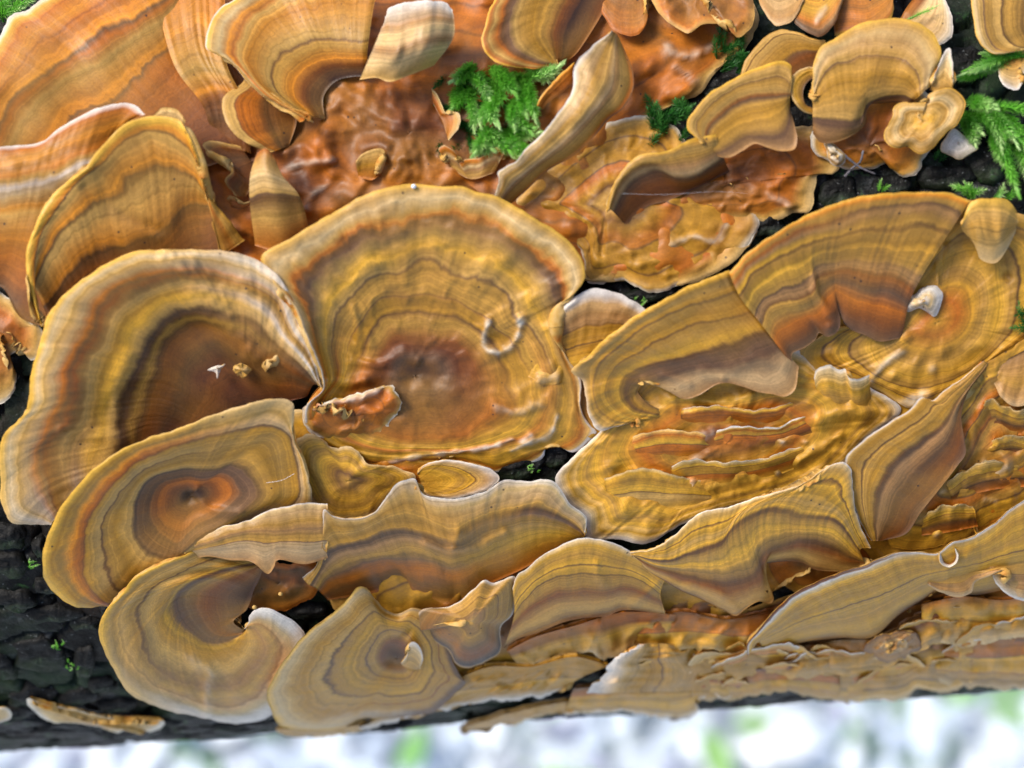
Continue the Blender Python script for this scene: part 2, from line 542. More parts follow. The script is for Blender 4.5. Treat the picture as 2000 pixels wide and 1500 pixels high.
    nrm = nrm * (-1 if flip else 1)
    bot = top - nrm * (TH * S)[..., None]
    nv = nt * nu
    V = np.vstack([top.reshape(-1, 3), bot.reshape(-1, 3)])
    fl = bool(flip)
    ft = grid_faces(nt, nu, 0, fl); fb = grid_faces(nt, nu, nv, not fl)
    idx = np.arange(nv).reshape(nt, nu)
    loops = [idx[-1], idx[0][::-1]]
    if not closed:
        loops += [idx[:, 0], idx[::-1, -1]]
    sides = []
    for lp in loops:
        a, b = lp[:-1], lp[1:]
        qd = np.stack([a, b, b + nv, a + nv], 1)
        sides.append(qd if fl else qd[:, ::-1])
    sides = np.vstack(sides)
    F = np.vstack([ft, sides, fb])
    mi = np.concatenate([np.zeros(len(ft) + len(sides), int), np.ones(len(fb), int)])
    MX = np.repeat(spread(mixs, nu, closed)[None], nt, 0) if mixs is not None else np.zeros_like(H)
    two = lambda a: np.concatenate([a.ravel(), a.ravel()])
    attrs = {'zone': two(np.clip(T2, 0, 1)), 'mixr': two(MX), 'pale': two(np.clip(PL, 0, 1)),
             'fib': np.stack([two(FU), two(FV), np.zeros(2 * nv)], 1)}
    mat = fungus_material(ramp, rampb, seed, crust, closed)
    base = top[0].mean(0)
    o = mesh_object(name, V, F.tolist(), [mat, UNDER], parent, mi, attrs, True, base if parent is None else base)
    if label:
        tag(o, label, cat, group)
    return o

# ------------------------------------------------------------------ the fungi
GB = 'overlapping brackets on the log'
GC = 'orange fungus crusts on the log'
def bracket(contours, ramp, label, **kw):
    return shell('bracket_fungus', contours, ramp, label, 'bracket fungus', GB, **kw)
def crust(contours, ramp, label, **kw):
    kw.setdefault('crust', True); kw.setdefault('lump', 7.0); kw.setdefault('thick', 10); kw.setdefault('wav', 4.0)
    return shell('fungus_crust', contours, ramp, label, 'fungus crust', GC, **kw)

RC = '0:R .2:r .32:o .42:R .5:o .58:r .66:o .74:r .82:o .93:o .97:t 1:c'          # rusty crust
RCG = '0:r .2:o .4:g .55:o .7:g .86:g .95:t 1:c'    # golden crust
R1 = '0:r .12:b .25:g .38:b .42:t .55:g .66:s .72:p .75:o .82:t .9:c .96:y 1:y'
R2 = '0:b .2:p .32:t .45:s .5:p .54:g .7:s .78:p .82:t .92:c 1:w'

# crust sheets lying flat on the bark
crust([(1, '300,-60 700,-80 1100,-80 1320,-60 1480,20 1460,90 1400,140 1370,180 1330,200 1270,235 1290,300 1400,330 1480,440 1420,520 1290,565 1220,548 1150,550 1060,500 960,520 700,560 450,560 300,480 250,200', [8, 8, 8, 6, 4, 4, 6, 8, 8])],
      RC, 'rusty orange fungus crust spread over the bark between the upper brackets', center=(800, 260), h0=24, lump=10, lumpsize=44, und=16, undsize=80, nu=300, nt=110,
      feats=[('640,160 640,220 620,290', 30, 22), ('700,180 760,230 800,300', 40, 24), ('620,310 600,350 580,420', 22, 14), ('760,300 830,330', 26, 14),
             ('1300,90 1340,110 1390,90', 10, 14, .5), ('1210,120 1260,170 1330,170', 16, 12), ('1320,130 1360,160', 9, 12, .4), ('560,330 600,318 650,312', 7, 10, .5), ('600,405 610,380 640,360', 7, 8, .5)])
crust([(1, '1000,395 1060,330 1130,280 1190,240 1260,226 1320,250 1370,330 1420,390 1450,402 1476,410 1482,445 1430,508 1330,556 1275,572 1215,548 1150,553 1138,500 1098,455 1030,412', [14, 16, 18, 10, 6, 5, 5, 6, 10])],
      '0:g .12:t .22:b .3:g .42:o .5:b .58:g .7:g .78:b .85:g .94:t 1:w', 'zoned golden crust lying under the long folded bracket and beside the dark gap', center=(1190, 400), h0=30, lump=6, rip=4,
      feats=[('1310,480 1350,462 1400,470 1420,440', 6, 9, .6), ('1180,440 1175,500', 5, -8), ('1230,520 1280,510 1330,520', 8, 5)])
crust([(1, '1400,285 1470,255 1560,245 1620,262 1640,330 1600,345 1590,380 1585,410 1545,418 1510,432 1470,428 1400,432 1330,440 1240,450 1215,420 1240,370 1330,345 1400,330', [12, 10, 6, 5, 5, 5, 8, 12, 16, 16])],
      '0:R .3:r .5:o .6:r .75:o .88:t 1:c', 'deep rust crust below the curled tan lip with a frayed pale edge', center=(1420, 360), h0=26, lump=9,
      feats=[('1480,320 1500,345 1540,352', 10, 10), ('1500,380 1540,400', 10, 8, .4), ('1430,330 1445,365', 7, 6)])

# ---- upper left
bracket([(0, '300,330 380,330 470,300 520,250', [30, 34, 34, 30]), (.45, '60,330 140,224 245,168 315,100 400,20', [70, 80, 84, 80]),
         (.75, '-30,270 52,150 175,70 280,0 380,-60', [110, 120, 130, 130]), (1, '-90,260 -30,130 0,66 10,50 20,30 50,22 80,0 180,-70 330,-130', [110, 130, 140, 150, 150])],
        '0:R .2:r .38:o .44:b .48:O .6:t .68:o .72:b .75:O .84:o .88:O .94:o .975:y 1:w', 'large orange brown bracket with a jagged white rim at the moss corner', thick=16, wav=5, und=9)
bracket([(0, '415,275 445,285 490,300', [30, 34, 30]), (.35, '395,205 430,190 480,205', [74, 70, 60]), (.7, '335,115 380,90 440,110', [98, 96, 92]), (1, '296,-40 360,-70 440,-30', [112, 120, 120])],
        '0:r .2:b .38:r .45:O .6:t .8:O 1:o', 'tan folded lobe standing between two big orange brackets', wrk=4)
bracket([(0, '635,235 632,190 655,160 690,150 720,150', [46, 50, 54, 60]), (.45, '600,225 545,175 545,125 620,82 720,80', [82, 96, 104, 112]),
         (.75, '600,232 515,175 470,110 480,60 540,10 640,-20 740,-20', [104, 126, 140, 140, 132]),
         (1, '611,240 574,220 525,196 490,168 455,126 420,105 403,95 402,77 413,38 437,10 455,0 520,-40 620,-60 720,-45 770,-10', [92, 118, 150, 152, 138, 130])],
        '0:d .1:b .18:r .3:O .42:s .48:b .52:t .68:O .76:t .8:o .85:O .9:c .95:t .985:y 1:w', 'broad tan bracket with yellow rim and a pale curled flap on its shoulder', thick=16, und=8)
bracket([(0, '702,156 735,152 760,160 800,147 848,128', [92, 104, 112, 112, 100]), (.5, '728,95 765,100 812,84 886,72', [140, 176, 186, 150]), (1, '753,34 764,14 807,3 842,-1 863,3 884,16', [150, 172, 176, 160])],
        '0:t .3:c .5:P .65:c .8:P 1:w', 'pale curled flap with a torn upper edge rising off the tan bracket', wrk=7, wav=5, und=10, undsize=50)
bracket([(0, '565,180 580,230 565,285', [40, 36, 34]), (1, '478,155 469,164 434,192 437,228 455,259 504,290 530,297', [56, 84, 92, 84, 60])],
        '0:r .4:b .6:o .8:r .92:t 1:t', 'small brown bracket tucked under the tan bracket with yellow rim', thick=12)
bracket([(0, '500,330 498,350 480,385', [28, 30, 28]), (1, '470,286 448,281 412,274 396,281 402,292 440,310 453,333 438,352 446,366 462,382', [58, 66, 72, 70, 60, 46])],
        '0:r .5:b .8:r 1:t', 'thin brown finger of fungus pointing out of the rusty hollow', thick=9, wrk=1, und=2, nu=60)
bracket([(0, '498,480 550,492 606,455', [30, 36, 30]), (.5, '487,384 520,372 582,378', [84, 104, 84]), (.8, '490,335 516,325 550,340', [98, 112, 96]), (1, '502,299 518,289 535,305', [100, 106, 100])],
        '0:o .25:t .44:b .485:p .5:t .7:c .9:t 1:o', 'narrow pointed bracket like a thumb, tan above and brown below a sharp line', thick=13, wav=1, und=2, nu=50)
bracket([(0, '-60,600 0,560 40,620 90,640', [40, 40, 44, 40]), (.5, '-60,400 20,400 120,380 210,340', [100, 104, 100, 92]), (.8, '-60,330 40,318 140,285 250,240', [124, 126, 130, 124]),
         (1, '-60,292 0,287 84,276 105,259 147,231 196,210 238,201 259,203 283,224', [128, 130, 132, 140, 138])],
        '0:b .2:o .35:O .46:t .5:O .57:c .62:w .66:t .7:o .85:O .95:o 1:w', 'orange bracket with a white rim peeping out behind the upright golden fan', und=12, feats=[('20,330 70,320 130,345', 26, 10)])  # the white stop inside the rim paints a streak of sheen
bracket([(0, '120,690 230,600 330,540 440,520', [30, 34, 34, 30]), (.42, '85,600 170,500 315,437 367,395 425,400', [80, 86, 84, 76, 60]), (.75, '62,560 95,450 190,345 300,280 375,320 405,390', [120, 128, 140, 140, 116, 92]),
         (1, '82,640 60,570 50,500 66,448 91,395 133,353 165,329 185,301 207,276 245,241 287,228 315,226 333,228 357,241 367,262 385,308 394,350', [112, 136, 150, 158, 164, 160, 140])],
        '0:b .3:r .4:b .44:O .58:t .64:b .69:O .78:t .85:b .89:O .95:y 1:y', 'upright golden fan bracket with dark arcs and a notched top', thick=15, und=9,
        feats=[('165,365 240,420 310,450', 8, -7)])
bracket([(0, '372,330 400,380 432,500', [90, 76, 50]), (1, '352,262 380,292 400,330 410,385 440,420 478,470', [112, 104, 92, 70, 44])], '0:s .5:o .7:s 1:g', 'slim golden lobe leaning behind the upright fan, dark hollow beside it', thick=10, nu=60)
bracket([(0, '300,260 330,262 352,262', [120, 124, 118]), (1, '298,228 312,213 328,209 347,216 362,236', [150, 150, 146])], '0:t .5:c 1:t', 'little pale knob on top of the upright fan', thick=9, nu=40)
crust([(1, '-60,560 10,575 40,605 62,630 80,636 82,690 62,702 44,688 22,690 15,702 32,735 26,766 0,788 -60,800', [14, 26, 30, 24, 14, 8, 6, 8])], '0:r .5:o .8:t .92:c 1:w',
      'pale edged crust scrap hugging the bark left of the biggest bracket', center=(5, 650), h0=26, thick=12, lump=5)
shell('fungus_crust', [(1, '-50,1385 0,1382 20,1388 22,1400 5,1410 -50,1412', [10, 14, 10])], '0:c .6:c 1:w', 'tiny cream crust at the very end of the bare bark', 'fungus crust', GC, center=(-10, 1397), h0=16, thick=8, crust=True)
crust([(1, '48,1368 62,1366 80,1376 120,1381 160,1389 200,1400 250,1408 322,1410 318,1420 300,1430 285,1428 270,1420 225,1432 200,1420 160,1414 120,1412 90,1408 70,1392', [10, 14, 10])], '0:c .5:t .8:c 1:w',
      'long thin cream crust strip low on the bare bark', center=(185, 1406), h0=16, thick=10, lump=5)

# ---- the biggest bracket: two lobes, a side lobe and a crusty skirt
big = empty_at('bracket_fungus', 620, 800)
tag(big, 'biggest bracket, two wide banded lobes joined by a sharp fold with painted white sheen', 'bracket fungus', GB)
shell('left_lobe', [(0, '430,900 440,850 470,815 520,795 600,775', [10, 10, 12, 14, 16]),
      (.25, '290,900 298,842 310,790 332,727 352,671 405,645 455,668 520,706 612,752', [34, 30, 30, 32, 36, 50, 54, 52, 44]),
      (.4, '222,940 238,846 241,790 268,737 292,671 325,629 367,612 430,612 482,625 545,680 620,752', [64, 62, 60, 62, 70, 78, 84, 68, 52]),
      (.75, '112,1010 91,958 77,905 87,870 115,832 133,765 140,720 175,650 210,590 262,552 315,536 385,533 460,545 535,582 566,640 600,690 626,754', [92, 106, 116, 122, 124, 124, 116, 104, 88, 58]),
      (1, '100,1026 52,1024 21,1020 8,998 0,965 2,940 -1,923 0,870 10,846 31,825 52,800 56,776 63,720 73,685 82,653 91,622 115,587 140,562 182,531 224,506 259,492 315,488 385,487 444,491 492,503 545,540 574,590 588,632 610,672 628,757', [92, 118, 132, 142, 146, 146, 144, 140, 130, 94, 58])],
      '0:d .1:R .19:d .24:R .28:r .32:b .36:s .39:b .42:p .45:t .52:G .58:g .64:t .72:r .755:b .79:o .84:l .9:t .95:c .985:y 1:y', parent=big, rip=4, wrk=2.6, und=7, thick=17, nu=300, nt=90,  # brown core, its innermost stops darkened to paint shade into the hollow
      feats=[('330,495 402,566 455,640 492,690', 20, 15), ('120,838 170,845 240,862', 16, 9), ('250,690 228,760 225,830', 12, 6), ('470,560 520,600 560,660 600,720', 20, 12)],
      rampb='0:R .12:r .22:b .29:r .36:p .42:p .45:l .52:c .58:w .64:l .70:s .735:p .77:l .82:w .9:c .96:w 1:w', mixs=[.6, .1, 0, 0, 0, 0, .2, .6, 1, .9])  # pale and white stops paint the sheen along the fold
shell('right_lobe', [(.3, '960,700 900,640 830,620 760,630 720,690 700,740 690,780 720,830 780,850 860,850 930,830 980,780', [24, 30, 34, 34, 30, 24, 20, 20, 20, 20]),
      (.62, '1040,650 1000,625 986,597 954,566 912,541 860,520 832,510 790,524 737,534 702,566 668,610 650,670 655,740 625,790 660,850 740,880 820,880 900,880 980,870 1060,840 1080,760', [40, 52, 66, 74, 74, 60, 40, 26, 18, 16, 16, 18, 26]),
      (.85, '1085,640 1095,583 1087,555 1063,513 1024,482 965,456 895,428 825,423 720,455 650,497 590,540 606,620 626,690 640,752 610,800 640,862 720,895 820,895 900,893 972,908 1050,882 1110,860 1125,780 1100,700', [50, 74, 100, 112, 112, 104, 84, 44, 16, 10, 10, 10, 22]),
      (1, '1072,640 1078,606 1105,587 1126,569 1140,552 1143,531 1140,515 1129,493 1105,465 1070,441 1035,420 1000,399 965,381 930,374 902,364 860,364 807,359 755,367 702,385 650,416 600,444 560,470 510,500 530,545 575,600 600,660 632,757 600,790 596,830 640,874 720,906 820,906 900,906 972,923 1000,909 1045,902 1063,891 1066,874 1084,870 1098,874 1119,884 1147,867 1166,842 1154,832 1138,807 1134,772 1136,745 1110,700',
       [60, 84, 100, 118, 128, 132, 130, 128, 126, 108, 50, 10, 6, 6, 6, 8, 14, 30])],
      '0:d .06:b .1:p .16:R .22:r .3:s .35:b .4:g .46:b .52:s .61:s .635:p .66:t .72:G .77:t .82:p .85:b .87:o .9:t .94:c .975:t 1:y', center=(810, 735), h0=22, parent=big, thick=16, rip=4.5, wrk=2.2, und=6, nu=300, nt=90,
      rampb='0:d .06:b .1:p .16:R .22:r .3:o .38:g .5:G .58:o .66:g .76:G .84:g .9:o .95:t .975:w 1:w', mixs=[.1, 0, 0, 0, 0, 0, 0, .2, .9, 1, 1, 1, 1, 1, .6], lump=4,
      feats=[('955,628 944,656 950,682 975,688 1005,668 1014,645 1018,622', 7, 15, 1.0), ('640,740 690,748 712,742', 10, 16), ('690,705 740,712 790,690 812,702', 12, 12), ('800,740 826,720 850,740', 22, -10),
             ('900,765 960,785 1040,780', 22, 8), ('970,795 1010,805 1050,790', 9, 7, .3), ('1052,740', 13, 16, .5), ('1000,880 1040,862 1075,850 1088,815', 6, 7, .8), ('800,895 870,885 960,872 1000,858', 5, 6, .9), ('1020,862 1035,850', 9, 5, .7),
             ('760,905 820,890 860,885', 5, 5, .6), ('905,690', 9, 4), ('690,600 700,640 696,670', 7, 7)])
shell('side_lobe', [(0, '1030,735 1062,752 1110,745 1160,735 1230,700', [26, 26, 24, 24, 24]), (.5, '1050,695 1090,690 1140,670 1200,660 1250,660', [34, 36, 40, 44, 40]),
      (1, '1046,655 1059,658 1070,640 1091,604 1122,580 1154,564 1196,569 1231,583 1258,602 1300,650', [40, 52, 64, 66, 64, 54, 44])],
      '0:g .25:G .4:g .5:b .58:g .7:b .8:P .9:l .96:w 1:w', parent=big, thick=12, und=5, rip=2, lump=3, feats=[('1055,741 1085,735', 13, 16, .4), ('1075,640 1100,607 1125,585', 6, 7, .6)])

crust([(1, '588,803 604,784 620,794 650,780 703,772 745,755 770,757 788,783 783,800 765,812 750,840 700,858 640,858 604,842', [24, 40, 50, 44, 24, 16, 18])], '0:R .3:o .6:r .8:o .93:t 1:w', 'rusty raised lump with a pale upper edge in the hollow under the biggest bracket', center=(690, 812), h0=40, lump=12, lumpsize=22, thick=14, wav=9,
      feats=[('600,800 650,786 700,778 740,762', 7, 8, .8), ('660,830 700,822 740,830', 8, -8), ('765,780 782,790', 12, 10)])
for p, lb in (('455,712 468,708 485,714 492,722 484,730 475,738 464,734 456,724', 'pale crumb of rotten wood lying in the hollow of the biggest bracket'), ('512,704 525,694 540,684 552,688 556,698 540,714 528,718 522,728 514,718', 'longer pale wood crumb lying beside a smaller crumb in the hollow')):
    c = pts(p).mean(0)
    shell('wood_crumb', [(1, p, [52, 56, 52])], '0:t .5:c 1:t', lb, 'wood crumb', 'wood crumbs in the hollow', center=tuple(c), h0=66, thick=14, wav=5, lump=6, lumpsize=16, und=4, crust=True)

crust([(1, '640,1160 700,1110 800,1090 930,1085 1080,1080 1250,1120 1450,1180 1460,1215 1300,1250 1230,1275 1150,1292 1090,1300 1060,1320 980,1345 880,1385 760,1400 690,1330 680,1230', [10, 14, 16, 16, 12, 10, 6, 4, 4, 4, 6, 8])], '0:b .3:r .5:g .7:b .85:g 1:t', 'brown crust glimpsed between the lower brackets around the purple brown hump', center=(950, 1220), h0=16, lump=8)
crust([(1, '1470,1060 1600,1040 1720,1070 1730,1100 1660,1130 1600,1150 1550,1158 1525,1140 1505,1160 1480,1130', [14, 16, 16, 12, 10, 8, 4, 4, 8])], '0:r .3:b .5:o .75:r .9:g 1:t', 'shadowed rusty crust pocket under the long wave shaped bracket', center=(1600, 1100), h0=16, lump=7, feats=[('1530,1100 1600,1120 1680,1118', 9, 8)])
for p, c_, lb in (('1090,700 1200,620 1300,700 1290,800 1200,880 1110,860 1080,780', (1190, 770), 'golden crust glimpsed in the joint between the two widest brackets'),
                  ('540,820 620,800 720,860 860,880 960,900 940,960 820,990 700,1030 600,1010 540,940', (720, 930), 'golden crust glimpsed round the small oval bracket'),
                  ('1660,1010 1760,1000 1900,940 2080,880 2080,1010 1900,1070 1760,1110 1690,1110', (1840, 1020), 'golden crust glimpsed behind the rim of the shell like bracket'),
                  ('1560,640 1700,560 1840,600 1880,740 1760,830 1640,780', (1710, 690), 'golden crust glimpsed under the torn lip of the right hand bracket')):
    crust([(1, p, [6])], '0:r .3:o .6:g .85:G 1:c', lb, center=c_, h0=12, lump=6)
# ---- lower left brackets
bracket([(.45, '511,965 497,933 455,909 420,919 367,916 332,923 297,937 273,972 266,1010 266,1045 287,1076 332,1090 390,1052 455,1015', [66, 70, 76, 80, 80, 76, 68]),
         (.8, '556,842 507,835 437,846 350,870 280,898 227,940 190,982 164,1027 157,1080 168,1122 189,1157 212,1178 275,1170 335,1125 410,1078 500,1025 580,980 580,900', [96, 112, 122, 124, 118, 106, 44, 24, 24, 60]),
         (1, '574,790 560,780 525,780 455,797 385,822 350,836 297,853 245,874 210,895 175,923 140,962 117,993 101,1027 87,1062 82,1097 84,1125 94,1146 115,1167 140,1183 175,1187 206,1185 270,1200 340,1160 420,1100 510,1050 606,1000 592,900 572,850', [112, 128, 136, 142, 140, 132, 106, 30, 14, 14, 34, 84])],
        '0:d .05:d .09:b .16:r .24:o .33:b .4:b .45:p .48:t .56:g .62:s .66:b .69:t .76:g .785:r .82:o .86:O .9:s .94:g .98:y 1:y', 'round golden bracket with rust ring and a small dark eye', center=(372, 968), h0=54, thick=16, rip=4, und=6,
        rampb='0:d .05:d .09:b .16:r .24:o .33:p .42:p .5:s .58:g .66:s .74:g .8:p .83:l .9:t 1:c', mixs=[1, .7, .2, 0, 0, 0, 0, 0, .2, .6, 1, 1], feats=[('385,955 400,985 430,1000 470,1000', 8, 9), ('372,970', 12, -16)])
bracket([(.0, '515,1105 508,1128 497,1150 482,1190 456,1214 468,1226 478,1231', [40, 38, 36, 40, 46, 56, 60]),
         (.45, '498,1096 445,1108 390,1128 348,1156 330,1188 345,1220 372,1245 410,1262 440,1258 462,1246 474,1238 480,1232', [26, 56, 84, 82, 76, 68, 60]),
         (.75, '455,1062 380,1100 325,1124 272,1160 242,1205 254,1260 290,1310 350,1350 420,1366 486,1348 526,1300 530,1256 508,1224 486,1222 480,1228', [26, 84, 116, 118, 110, 100, 84, 70]),
         (1, '432,1022 392,1062 357,1085 315,1101 280,1118 255,1136 238,1160 210,1188 196,1213 194,1241 203,1272 224,1311 245,1346 266,1363 315,1384 367,1397 420,1407 455,1414 490,1411 518,1404 552,1380 590,1320 600,1262 594,1234 577,1216 549,1199 521,1188 497,1192 488,1202 486,1216 478,1229', [26, 104, 134, 132, 124, 110, 96, 84, 74])],
        '0:d .1:b .2:r .3:s .38:p .42:b .46:G .5:g .56:s .62:t .67:b .71:s .78:t .85:s .92:t .97:y 1:y', 'spiral banded bracket with white lower edge low on the log', thick=15, rip=4, und=5, nu=260,
        rampb='0:d .1:b .2:r .3:p .4:p .46:G .52:g .6:t .68:P .74:t .8:P .87:c .94:w 1:w', mixs=[0, 0, 0, .2, .8, 1, 1, 1], feats=[('368,1285 392,1300 412,1310 405,1345 408,1400', 9, 12, .35), ('425,1320 440,1350 436,1390', 16, -8)])
bracket([(0, '374,1096 402,1087 451,1094 490,1097 524,1121 535,1108 541,1094 595,1102 640,1090', [62, 74, 84, 90, 98, 88, 74]), (.5, '360,1076 420,1062 480,1048 560,1050 640,1046', [70, 92, 98, 94, 84]),
         (1, '356,1084 367,1059 402,1045 437,1027 455,1024 490,1014 525,996 560,989 592,982 640,984', [70, 80, 82, 80, 72])],
        '0:P .2:l .4:p .5:s .62:P .75:s .9:l .97:c 1:w', 'grey brown folded flap bridging the round golden bracket and the spiral one', wrk=5, und=6, undsize=60, thick=12, feats=[('500,1100 523,1118', 9, 12)])
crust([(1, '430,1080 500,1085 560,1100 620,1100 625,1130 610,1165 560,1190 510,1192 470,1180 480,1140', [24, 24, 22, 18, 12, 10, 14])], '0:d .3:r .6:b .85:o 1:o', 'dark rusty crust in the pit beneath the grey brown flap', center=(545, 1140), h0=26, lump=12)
crust([(1, '568,905 572,862 595,848 616,848 634,862 655,873 676,869 700,882 720,905 770,912 812,930 800,950 770,965 735,1003 690,1015 640,1012 612,992 590,950', [30, 40, 34, 30, 24, 20, 18, 16, 22])], '0:s .2:b .35:g .5:G .65:s .78:G .9:t 1:c', 'golden wrinkled crust lobe beside the round golden bracket', center=(680, 940), h0=36, lump=5, crust=False,
      feats=[('690,925 730,905', 12, 9), ('576,870 570,920 600,985', 7, 8)])
bracket([(0, '818,930 822,942 826,954', [20, 22, 20]), (1, '816,925 824,911 860,899 895,900 937,909 965,920 976,933 965,948 937,962 895,972 853,972 826,962', [28, 40, 44, 42, 38, 28])], '0:g .4:G .55:s .62:G .7:b .75:t .85:l 1:w',
        'small oval bracket beside a dark gap, pale tip', thick=11, und=3)
bracket([(0, '640,1172 690,1165 740,1156 792,1138 812,1164 850,1176 905,1174 952,1144 1020,1112 1100,1068 1138,1052', [20, 14, 10, 10, 16, 24, 26, 24, 22]),
         (.35, '618,1150 640,1120 700,1095 770,1085 830,1085 880,1100 930,1085 1000,1060 1070,1040 1140,1050', [50, 56, 52, 48, 46, 44, 40, 34]),
         (.7, '600,1140 622,1110 640,1060 700,1045 770,1020 830,1030 890,1050 960,1010 1040,1000 1110,1020 1143,1046', [62, 76, 74, 72, 74, 70, 62, 52]),
         (1, '590,1128 615,1108 625,1085 630,1045 633,995 650,1008 700,1012 730,1000 751,975 769,951 790,937 811,935 821,958 832,968 867,974 895,972 951,958 986,937 1028,940 1080,939 1115,985 1146,1012 1142,1044', [58, 84, 92, 80, 84, 82, 70, 72, 60])],
        '0:r .12:b .22:o .3:p .37:s .48:P .56:p .6:p .66:g .76:s .84:g .92:t .97:l 1:w', 'wavy lobed bracket with a sharp upturned corner and a deep fold', thick=14, und=8, wrk=4,
        rampb='0:o .2:g .35:G .5:s .6:g .66:p .72:b .77:s .85:l .93:c 1:w', mixs=[0, 0, .1, .2, .7, 1, 1], feats=[('830,1062 868,1074 905,1078 940,1068 985,1040', 9, 14), ('895,1040 885,1075', 13, 16), ('760,1140 800,1120', 24, -14), ('860,1085 885,1130 890,1165', 15, -8)])
bracket([(1, '822,1192 874,1186 898,1174 923,1152 947,1132 965,1139 1004,1126 1006,1171 1000,1202 979,1223 976,1272 951,1291 912,1305 888,1294 877,1272 846,1250 824,1230 800,1236', [50, 60, 62, 56, 50, 54, 62, 66, 56, 44])],
        '0:t .2:P .35:s .55:p .75:r .86:p .95:k 1:l', 'smooth purple brown hump hanging like a tongue, dark bluish tip', center=(920, 1215), h0=96, thick=12, und=6, wav=1.5, rampb='0:t .2:P .4:s .6:b .8:s .93:t 1:w', mixs=[.3, 1, 1, 1, .8, 0, 0, 0, 0])
bracket([(0, '984,1267 1010,1249 1052,1235 1105,1214 1140,1207 1185,1203 1215,1192 1300,1200', [52, 56, 56, 54, 52, 50, 46]), (.5, '1004,1200 1030,1168 1075,1135 1120,1124 1170,1124 1230,1128 1290,1160', [60, 66, 70, 68, 60, 50]),
         (1, '1000,1150 1010,1122 1027,1113 1047,1093 1087,1069 1140,1050 1180,1055 1232,1076 1300,1130', [64, 68, 70, 66, 60, 50])],
        '0:b .12:t .3:r .4:s .5:b .56:G .63:b .68:G .78:s .9:G .97:c 1:w', 'zoned bracket below the dark slit, its lower lip pale and hanging free', thick=12, und=7, wrk=3, feats=[('1165,1095 1168,1120 1180,1140', 7, 8), ('1290,1135 1260,1160 1230,1185', 9, 6)])
bracket([(.5, '790,1236 748,1232 727,1262 720,1290 730,1317 762,1324 800,1320 815,1290 808,1255', [66, 76, 78, 70, 60, 56, 56]),
         (1, '822,1190 804,1188 776,1198 751,1189 734,1171 720,1153 703,1145 665,1185 630,1213 595,1241 560,1283 532,1328 521,1356 528,1384 546,1416 567,1423 612,1428 665,1422 702,1405 755,1404 807,1398 846,1391 862,1380 888,1356 911,1332 902,1325 885,1292 872,1245 850,1208', [50, 52, 96, 116, 126, 122, 110, 96, 84, 72, 60, 50])],
        '0:d .15:b .3:r .42:s .5:p .55:s .62:G .68:s .72:p .76:t .84:g .9:t .96:c 1:y', 'golden fan bracket with concentric rings and a curl at its centre, low on the log', center=(775, 1285), h0=40, thick=14, rip=4, und=5,
        rampb='0:d .15:b .3:r .42:s .5:p .56:g .66:G .72:b .77:s .84:r .9:s .96:p 1:p', mixs=[.6, .3, 0, 0, 0, 0, .1, .6, 1, 1, 1], feats=[('640,1405 700,1395 800,1390', 9, 8, .3), ('800,1235 770,1260 758,1290', 9, -9)])
bracket([(0, '786,1300 800,1310 818,1308', [60, 66, 60]), (1, '784,1296 796,1276 800,1256 808,1254 822,1266 826,1288 820,1306', [78, 92, 96, 90, 70])], '0:s .5:t .8:c 1:w', 'tiny pale curl rising in the centre of the golden fan bracket', thick=7, nu=44, und=1, wav=1)

# ---- right big bracket
rb = empty_at('bracket_fungus', 1560, 720)
tag(rb, 'wide right hand bracket with yellow rim, stepped lobes and curled knob by the moss', 'bracket fungus', GB)
shell('front_lobe', [(0, '1290,800 1262,785 1245,760 1270,742 1300,760 1335,779 1363,773 1398,752 1419,748 1450,755 1482,766 1510,770 1532,775 1552,762 1560,716', [34, 40, 46, 58, 66, 68, 66, 66, 66, 58]),
      (.36, '1285,812 1235,800 1215,765 1225,735 1270,715 1335,702 1387,683 1440,664 1500,648', [36, 46, 62, 78, 84, 86, 84, 74]),
      (.7, '1262,820 1210,820 1172,790 1165,750 1175,718 1230,670 1320,618 1445,578', [38, 46, 70, 92, 108, 112, 108, 96]),
      (1, '1246,822 1200,834 1168,840 1148,805 1144,772 1136,742 1115,724 1140,703 1175,668 1228,626 1280,594 1352,556 1424,528', [36, 40, 56, 92, 116, 126, 126, 118])],
      '0:P .1:l .22:p .33:p .37:b .42:G .5:s .56:b .6:g .7:s .76:p .8:g .88:t .93:s .97:G 1:y', parent=rb, thick=14, rip=4, und=6, wrk=3, nu=260, nt=70,
      rampb='0:b .2:g .3:b .4:G .5:g .6:G .75:g .9:t 1:w', mixs=[1, .9, .5, 0, 0, 0, 0, 0], feats=[('1260,745 1300,735 1345,752', 8, 8), ('1430,720 1480,700 1530,715', 13, 8), ('1370,725 1410,738', 10, 7)])
